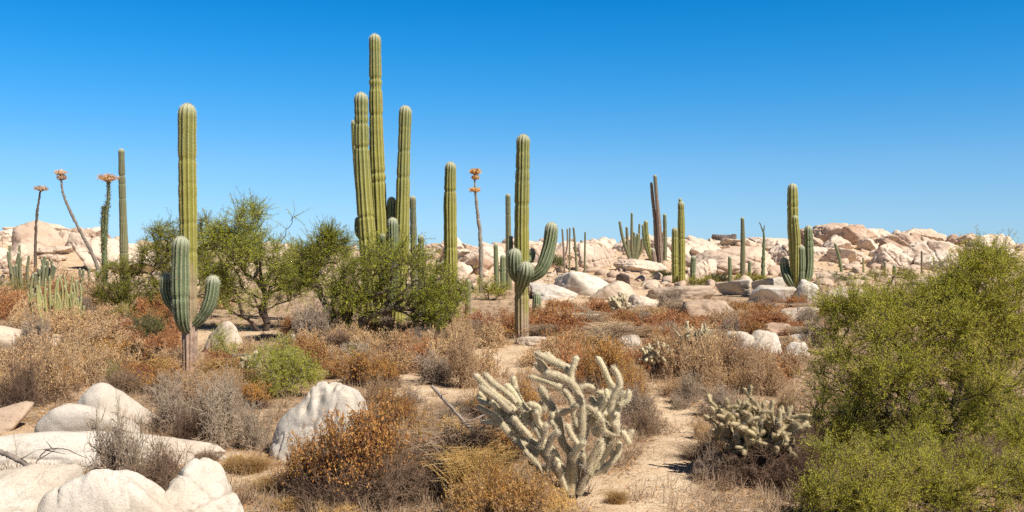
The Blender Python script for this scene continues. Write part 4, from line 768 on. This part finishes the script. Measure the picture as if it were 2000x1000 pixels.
def grass_geo(seed, n=900, curl=.5, wd=.006):
    rg = np.random.default_rng(seed); b = rg.normal(size=(n, 3)) * [.22, .22, 0]; az = rg.random(n) * 6.283; ln = rg.uniform(.5, 1.1, n)[:, None]; o = np.stack([np.cos(az), np.sin(az), np.zeros(n)], 1)
    p1 = b + ([0, 0, .5] + o * .22 * rg.random((n, 1))) * ln; p2 = p1 + ([0, 0, .32] + o * curl * rg.random((n, 1))) * ln; p3 = p2 + ([0, 0, .0] + o * curl * .7 * rg.random((n, 1))) * ln
    g = G(); r = np.repeat(rg.random(n), 1); segs(g, b, p1, wd, wd * .8, 3, rnd=r); segs(g, p1, p2, wd * .8, wd * .6, 3, rnd=r); segs(g, p2, p3, wd * .6, wd * .2, 3, rnd=r)
    S = np.array([.85, .85, .82]); g.V = [a / S for a in g.V]; return g, None
KIND = {}
def reg(key, name, desc, mt, ml, near, far, nv=3):
    vs = []
    for k in range(nv):
        for z, par_ in (('n', near), ('f', far)):
            ge, gl = par_(hash_(key) + k + (50 if z == 'f' else 0)); me = ge.mesh('branches', mt); ml_ = gl.mesh('foliage', ml) if gl else None; vs.append((z, me, ml_))
    KIND[key] = (name, desc, vs)
def hash_(s): return sum(ord(c) * (i + 3) for i, c in enumerate(s)) % 9973
reg('rust', 'dry_shrub', 'rusty dry shrub', M_TWRUST, M_LFRUST, lambda s: shrub_geo(s, 50, (6, 4), .008, .03, 3), lambda s: shrub_geo(s, 42, (6, 4), .012, .050, 2))
reg('grey', 'dry_shrub', 'bare grey twiggy shrub', M_TWGREY, None, lambda s: shrub_geo(s, 56, (6, 4), .0085, nleaf=0, wild=.45), lambda s: shrub_geo(s, 50, (6, 4), .013, nleaf=0, wild=.45))
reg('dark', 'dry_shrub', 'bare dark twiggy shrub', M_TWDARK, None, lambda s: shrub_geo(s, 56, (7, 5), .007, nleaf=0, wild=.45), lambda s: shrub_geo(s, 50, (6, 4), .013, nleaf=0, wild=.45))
reg('tan', 'dry_shrub', 'pale tan twiggy shrub', M_TWTAN, M_LFTAN, lambda s: shrub_geo(s, 46, (6, 4), .008, .028, 2, wild=.5), lambda s: shrub_geo(s, 42, (6, 4), .013, .05, 2, wild=.5))
reg('orange', 'dry_shrub', 'orange-leaved dry shrub', M_TWDARK, M_LFORG, lambda s: shrub_geo(s, 60, (7, 5), .006, .030, 7, lfrac=.62), lambda s: shrub_geo(s, 46, (6, 4), .010, .045, 4, lfrac=.45))
reg('brown', 'dry_shrub', 'tan-topped shrub', M_TWTAN, M_LFTAN, lambda s: shrub_geo(s, 52, (6, 4), .008, .024, 3, lfrac=.5), lambda s: shrub_geo(s, 46, (6, 4), .012, .045, 2, lfrac=.45))
reg('olive', 'dry_shrub', 'olive-green low shrub', M_TWGREY, M_LEAFY, lambda s: shrub_geo(s, 50, (7, 5), .005, .026, 5), lambda s: shrub_geo(s, 46, (6, 4), .010, .045, 3))
M_LFGOLD = plain('golden_leaf', [(0, (.46, .24, .06)), (.5, (.72, .44, .12)), (1, (.84, .62, .28))], rnd=True, trans=.25)
reg('golden', 'dry_shrub', 'golden-leaved low shrub', M_TWTAN, M_LFGOLD, lambda s: shrub_geo(s, 56, (7, 5), .007, .036, 5, lfrac=.4), lambda s: shrub_geo(s, 46, (6, 4), .010, .045, 4, lfrac=.4))
reg('gold', 'grass_tuft', 'golden dry grass tuft', M_GOLD, None, lambda s: grass_geo(s, 1100), lambda s: grass_geo(s, 500, wd=.012))
reg('straw', 'grass_tuft', 'pale straw grass tuft', M_STRAW, None, lambda s: grass_geo(s, 1100, .8), lambda s: grass_geo(s, 500, .8, wd=.012))
NS = 0
def shrub(key, px, py, wpx, hpx, label=None, d=None, srng=random.Random(4)):
    global NS; NS += 1
    if d is None: x, d = at(px, py)
    else: x = (px - CX) / F * d
    name, desc, vs = KIND[key]; z = 'n' if d < 18 else 'f'; c = [v for v in vs if v[0] == z]; _, me, ml = c[srng.randrange(len(c))]
    s = wpx / F * d / 2; h = hpx / F * d; cat = 'grass tuft' if 'grass' in name else 'shrub'
    rot = (0, 0, srng.uniform(0, 6.28)); sc = (s, s * srng.uniform(.8, 1.1), h)
    if ml is None:
        t = bpy.data.objects.new(name, me); COL.objects.link(t); t.location = (x, d + s * .3, tz(x, d + s * .3) - .02); tag(t, label, cat, 'dry shrubs between the rocks' if cat == 'shrub' else 'dry grass tufts')
        t.rotation_euler = rot; t.scale = sc
    else:
        t = thing(name, label, cat, (x, d + s * .3, tz(x, d + s * .3) - .02), 'dry shrubs between the rocks'); t.rotation_euler = rot; t.scale = sc
        o = bpy.data.objects.new('branches', me); COL.objects.link(o); o.parent = t; o2 = bpy.data.objects.new('foliage', ml); COL.objects.link(o2); o2.parent = t
    if label is None: later(t, desc, px, py - hpx / 2)
    return t
S = shrub
S('orange', 715, 990, 310, 178, 'large orange-topped shrub with dark stems before the pitted boulder'); S('orange', 600, 965, 150, 105); S('dark', 760, 995, 260, 110); S('dark', 640, 998, 220, 80)
S('straw', 880, 965, 170, 125); S('golden', 820, 930, 140, 90); S('gold', 930, 990, 170, 105); S('golden', 1010, 1020, 190, 90, 'low golden bush at the foot of the big cholla'); S('golden', 925, 1015, 150, 80); S('golden', 1080, 1005, 110, 50); S('golden', 960, 935, 130, 75); S('golden', 880, 880, 120, 60)
S('orange', 985, 1022, 150, 90); S('brown', 790, 970, 170, 120); S('orange', 820, 880, 120, 60); S('gold', 480, 925, 130, 28); S('golden', 455, 915, 90, 22); S('gold', 530, 960, 110, 26); S('golden', 560, 1000, 110, 28)
S('grey', 420, 868, 200, 128, 'large bare grey shrub between the white rocks'); S('grey', 345, 845, 160, 90); S('grey', 490, 880, 110, 90); S('dark', 370, 870, 120, 80); S('grey', 330, 790, 150, 62); S('brown', 400, 800, 160, 75)
S('dark', 300, 985, 165, 125, 'dense dark bush growing against the slab', d=9.6); S('grey', 235, 960, 170, 150, 'tall sparse grey twigs in front of the white slab', d=10.2); S('dark', 400, 905, 90, 28)
S('straw', 70, 1000, 150, 66, 'golden grass lying on the cracked pale boulder', d=8.7); S('grey', 25, 960, 90, 100, d=9.4)
S('brown', 60, 790, 180, 110); S('brown', 150, 760, 160, 95); S('dark', 30, 800, 120, 90); S('tan', 40, 735, 150, 70); S('tan', 120, 715, 170, 75); S('brown', 220, 740, 150, 60); S('olive', 215, 752, 90, 42); S('orange', 290, 745, 130, 45)
S('tan', 190, 690, 150, 60); S('tan', 250, 705, 110, 40); S('rust', 280, 690, 110, 36); S('dark', 240, 770, 140, 45); S('orange', 170, 740, 100, 40); S('tan', 320, 730, 90, 50); S('grey', 60, 700, 90, 80, 'sparse branching twigs before the sandy rock bank')
S('rust', 20, 625, 110, 50); S('rust', 90, 628, 90, 30); S('rust', 50, 605, 100, 36); S('brown', 130, 650, 120, 30); S('tan', 190, 640, 100, 40); S('rust', 250, 660, 110, 40); S('rust', 320, 660, 100, 40); S('rust', 330, 690, 70, 40); S('orange', 300, 640, 90, 34)
S('rust', 425, 712, 80, 36); S('rust', 440, 740, 70, 45); S('tan', 400, 745, 80, 45); S('brown', 450, 780, 100, 60); S('orange', 480, 800, 110, 50); S('grey', 440, 810, 110, 70)
S('grey', 610, 685, 110, 84, 'grey dead brush heap under the mesquite', d=26); S('grey', 590, 670, 90, 60); S('dark', 650, 690, 120, 40); S('grey', 690, 710, 110, 40); S('brown', 640, 720, 110, 40); S('olive', 685, 710, 50, 34)
S('orange', 700, 755, 130, 65, 'bright orange shrub behind the pitted boulder'); S('orange', 745, 760, 100, 60); S('orange', 770, 830, 110, 60); S('brown', 740, 790, 90, 50); S('brown', 780, 730, 110, 50); S('grey', 800, 715, 90, 40); S('dark', 860, 690, 90, 40); S('brown', 830, 690, 110, 40); S('orange', 660, 740, 80, 40)
S('tan', 900, 760, 150, 108, 'rounded pale tan shrub left of the big cholla'); S('tan', 870, 735, 110, 80); S('grey', 850, 750, 110, 60); S('tan', 950, 740, 90, 60); S('brown', 900, 690, 110, 60); S('tan', 960, 680, 90, 50); S('rust', 1000, 650, 80, 50); S('rust', 930, 645, 90, 40)
S('grey', 890, 820, 100, 40); S('grey', 800, 790, 90, 30); S('orange', 960, 820, 130, 60); S('orange', 1030, 840, 120, 90); S('orange', 1000, 900, 130, 70); S('orange', 1180, 770, 150, 100, 'rust-orange shrub rising behind the big cholla'); S('rust', 1130, 740, 140, 70); S('orange', 1210, 800, 110, 80); S('tan', 1060, 715, 110, 40)
S('tan', 1110, 700, 120, 50); S('orange', 1100, 690, 120, 40); S('tan', 1200, 715, 110, 50); S('dark', 1262, 850, 110, 50); S('grey', 1330, 800, 80, 30); S('tan', 1370, 860, 80, 40); S('gold', 1205, 985, 60, 24); S('straw', 1370, 900, 90, 30); S('grey', 1240, 825, 120, 70)
S('rust', 1090, 655, 130, 50); S('rust', 1140, 660, 100, 30); S('rust', 1290, 650, 100, 28); S('rust', 1100, 612, 100, 26); S('rust', 1205, 632, 110, 26); S('rust', 1320, 650, 120, 40); S('tan', 1420, 632, 100, 24); S('rust', 1460, 640, 110, 26); S('rust', 1370, 640, 90, 22)
S('rust', 1290, 625, 90, 22); S('rust', 1510, 640, 100, 32); S('rust', 1500, 618, 90, 20); S('rust', 1560, 600, 60, 26); S('grey', 1310, 600, 90, 36); S('grey', 1580, 640, 80, 40); S('grey', 1600, 680, 90, 60); S('tan', 1560, 690, 80, 30)
S('tan', 1380, 770, 150, 110, 'pale twiggy shrub, widest beyond the shaded cholla'); S('tan', 1330, 745, 120, 80); S('tan', 1440, 760, 150, 100); S('tan', 1500, 775, 130, 90); S('tan', 1400, 720, 140, 70); S('rust', 1480, 740, 130, 50); S('rust', 1400, 705, 90, 30); S('tan', 1340, 700, 110, 50); S('grey', 1350, 790, 130, 60)
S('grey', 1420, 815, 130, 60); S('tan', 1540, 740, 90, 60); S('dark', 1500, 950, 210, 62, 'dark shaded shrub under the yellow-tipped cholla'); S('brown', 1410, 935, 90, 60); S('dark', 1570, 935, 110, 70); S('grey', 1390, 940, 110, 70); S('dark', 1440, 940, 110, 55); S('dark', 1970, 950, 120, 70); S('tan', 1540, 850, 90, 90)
S('dark', 745, 662, 150, 40); S('dark', 690, 668, 120, 40); S('dark', 810, 665, 120, 36); S('brown', 770, 690, 120, 44); S('tan', 110, 652, 110, 52); S('tan', 60, 645, 80, 44); S('tan', 150, 660, 80, 44); S('orange', 100, 770, 130, 60); S('orange', 215, 715, 120, 44); S('dark', 1575, 905, 110, 90); S('dark', 1530, 925, 140, 60)  # last two dark shrubs are added to stand for deep shade by the cholla
S('tan', 60, 588, 120, 66); S('brown', 125, 592, 120, 62); S('tan', 180, 604, 90, 56); S('olive', 30, 592, 80, 46); S('tan', 90, 612, 90, 40); S('grey', 150, 625, 80, 46)
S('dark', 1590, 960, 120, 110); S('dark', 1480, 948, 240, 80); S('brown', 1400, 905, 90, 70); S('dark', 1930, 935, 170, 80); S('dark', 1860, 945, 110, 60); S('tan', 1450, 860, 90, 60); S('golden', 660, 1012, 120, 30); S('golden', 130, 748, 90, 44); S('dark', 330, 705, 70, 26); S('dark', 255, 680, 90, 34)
# fillers
KEEP = [(335, 412, 690, 775), (985, 1055, 645, 700), (60, 330, 775, 880), (500, 745, 770, 900), (390, 485, 665, 700), (1400, 1600, 668, 720), (-90, 130, 655, 705)]
rf = random.Random(12)
def fill(n, x0, x1, y0, y1, kinds, wm=(.7, 1.5), hm=(.35, .8)):
    done = 0; tries = 0
    while done < n and tries < n * 30:
        tries += 1; px = rf.uniform(x0, x1); py = y0 + (y1 - y0) * rf.random() ** 1.2; x, d = at(px, py)
        if litter(np.array([x]), np.array([d]))[0] < .55: continue
        if d > 90 or any(a < px < b and e < py < f for a, b, e, f in KEEP): continue
        wr = rf.uniform(*wm); hr = rf.uniform(*hm); S(rf.choice(kinds), px, py, wr * F / d, hr * F / d); done += 1
KEEP += [(r_[0], r_[1], r_[3] - 3, r_[3] + 17) for r_ in MIDR] + [(1390, 1555, 575, 606)]
fill(70, 1040, 1600, 572, 680, ['rust', 'rust', 'tan', 'grey', 'brown', 'orange', 'straw'], (.8, 2.2), (.3, .62))
fill(22, 560, 1040, 640, 735, ['brown', 'grey', 'orange', 'rust', 'tan'], (.8, 1.6), (.35, .7))
fill(16, -20, 470, 575, 640, ['rust', 'tan', 'brown', 'olive'], (1.2, 2.4), (.5, .9))
fill(30, -20, 470, 665, 790, ['tan', 'brown', 'orange', 'orange', 'rust', 'gold'], (.7, 1.3), (.25, .5))
fill(18, 1180, 1560, 665, 790, ['tan', 'brown', 'tan', 'rust'], (.7, 1.3), (.3, .6))
fill(10, 730, 1200, 740, 880, ['orange', 'gold', 'brown', 'grey'], (.4, .9), (.15, .4))

# ---------------------------------------------------------------- dead sticks
def stick(label, pts, wl, d, seed, twigs=0, z0=None):
    rg = np.random.default_rng(seed); P = np.array([W(p[0], p[1], d + (p[2] if len(p) > 2 else 0)) for p in pts]); root = P[0].copy(); root[2] = tz(root[0], root[1])
    C = catmull(P, 26) + rg.normal(size=(26, 3)) * .004; g = G(); tube(g, C - root, np.interp(np.linspace(0, 1, 26), np.linspace(0, 1, len(wl)), [pr(a, d) for a in wl]), 7)
    if twigs:
        i = rg.integers(2, 25, twigs); D = unit(rg.normal(size=(twigs, 3)) + [0, 0, .3]); segs(g, C[i] - root, C[i] - root + D * rg.uniform(.05, .3, (twigs, 1)), .006, .002, 4)
    o = g.obj('dead_branch', M_DEAD, loc=tuple(root), smooth=True); tag(o, label, 'branch'); return o
_, ds = at(965, 885)
stick('long dark dead branch leaning left of the big cholla', [(962, 880), (930, 850), (890, 805), (842, 752)], [9, 8, 7, 6], ds, 1, 7)
stick('bleached fallen branch on the ground by the big cholla', [(880, 812), (915, 822), (945, 812), (985, 800)], [5, 6, 5, 3], at(930, 822)[1] - .1, 2, 6)
stick('curved thin dead twig arching over the white slab', [(70, 905), (90, 880), (130, 878), (170, 895)], [2.5, 2.5, 2, 1.2], 9.5, 3, 4)
stick('thick dead limb lying along the cracked boulder edge', [(0, 882), (30, 895), (60, 912), (88, 926)], [10, 11, 10, 7], 9.0, 4, 3)
# ---------------------------------------------------------------- ground litter
def ground_cover():
    rg = np.random.default_rng(77)
    def pts(n, y0, y1, lo):
        u = rg.random(n); y = y0 * (y1 / y0) ** u; x = rg.uniform(-.72, .72, n) * y; l = litter(x, y); k = rg.random(n) < lo + (1 - lo) * l; x, y = x[k], y[k]; return np.stack([x, y, T(x, y)], 1), x, y
    g = G(); P, x, y = pts(76000, 8, 34, .12); N = len(P); az = rg.random(N) * 6.283; D = np.stack([np.cos(az), np.sin(az), rg.uniform(-.05, .5, N)], 1); L = rg.uniform(.03, .14, N)[:, None]
    segs(g, P + [0, 0, .006], P + D * L + [0, 0, .006], .0022 + .0001 * y, .001 + .0001 * y, 3, rnd=rg.random(N)); o = g.obj('dry_litter', M_STRAW); tag(o, 'dry broken straw and twigs strewn over the sand', kind='stuff')
    g = G(); P, x, y = pts(88000, 8, 34, .06); N = len(P); leaves(g, P + [0, 0, .008], rg.normal(size=(N, 3)) * [1, 1, .3], rg.uniform(.015, .035, N) * (y / 12) ** .5, .018 * (y / 12) ** .5, rg); o = g.obj('leaf_litter', M_LFORG); tag(o, 'fallen orange-brown leaves over the ground', kind='stuff')
    g = G(); n = 2600; u = rg.random(n); y = 8 * (4.2) ** u; x = rg.uniform(-.72, .72, n) * y; V, Fc = ICO0; sc = rg.uniform(.008, .03, n) * (1 + (rg.random(n) > .97) * 1.8)
    P = np.stack([x, y, T(x, y)], 1); VV = (V[None] * (sc[:, None, None] * rg.uniform(.6, 1.2, (n, len(V), 1))) * [1, 1, .6] + P[:, None]).reshape(-1, 3); FF = (Fc[None] + (np.arange(n) * len(V))[:, None, None]).reshape(-1, 3)
    g.add(VV, T=FF); o = g.obj('gravel', M_PALE); tag(o, 'loose pale pebbles scattered on the sand', kind='stuff')
    g = G(); P, x, y = pts(6800, 9, 60, .02); rr = rg.random(len(P)); 
    k = np.repeat(np.arange(len(P)), 14); B = P[k] + rg.normal(size=(len(k), 3)) * [.05, .05, 0]; D = unit(rg.normal(size=(len(k), 3)) * .5 + [0, 0, 1]); h = rg.uniform(.06, .22, len(k))[:, None]
    segs(g, B, B + D * h, .002 + .00012 * B[:, 1], .001 + .0001 * B[:, 1], 3, rnd=np.clip(rr[k] * .7 + rg.random(len(k)) * .3, 0, 1)); o = g.obj('dry_grass', M_STRAW); tag(o, 'short dry grass stubble between the shrubs', kind='stuff')
ICO0 = ico(1); ground_cover()
resolve_labels()
print('boulders', nb, 'shrubs', NS)
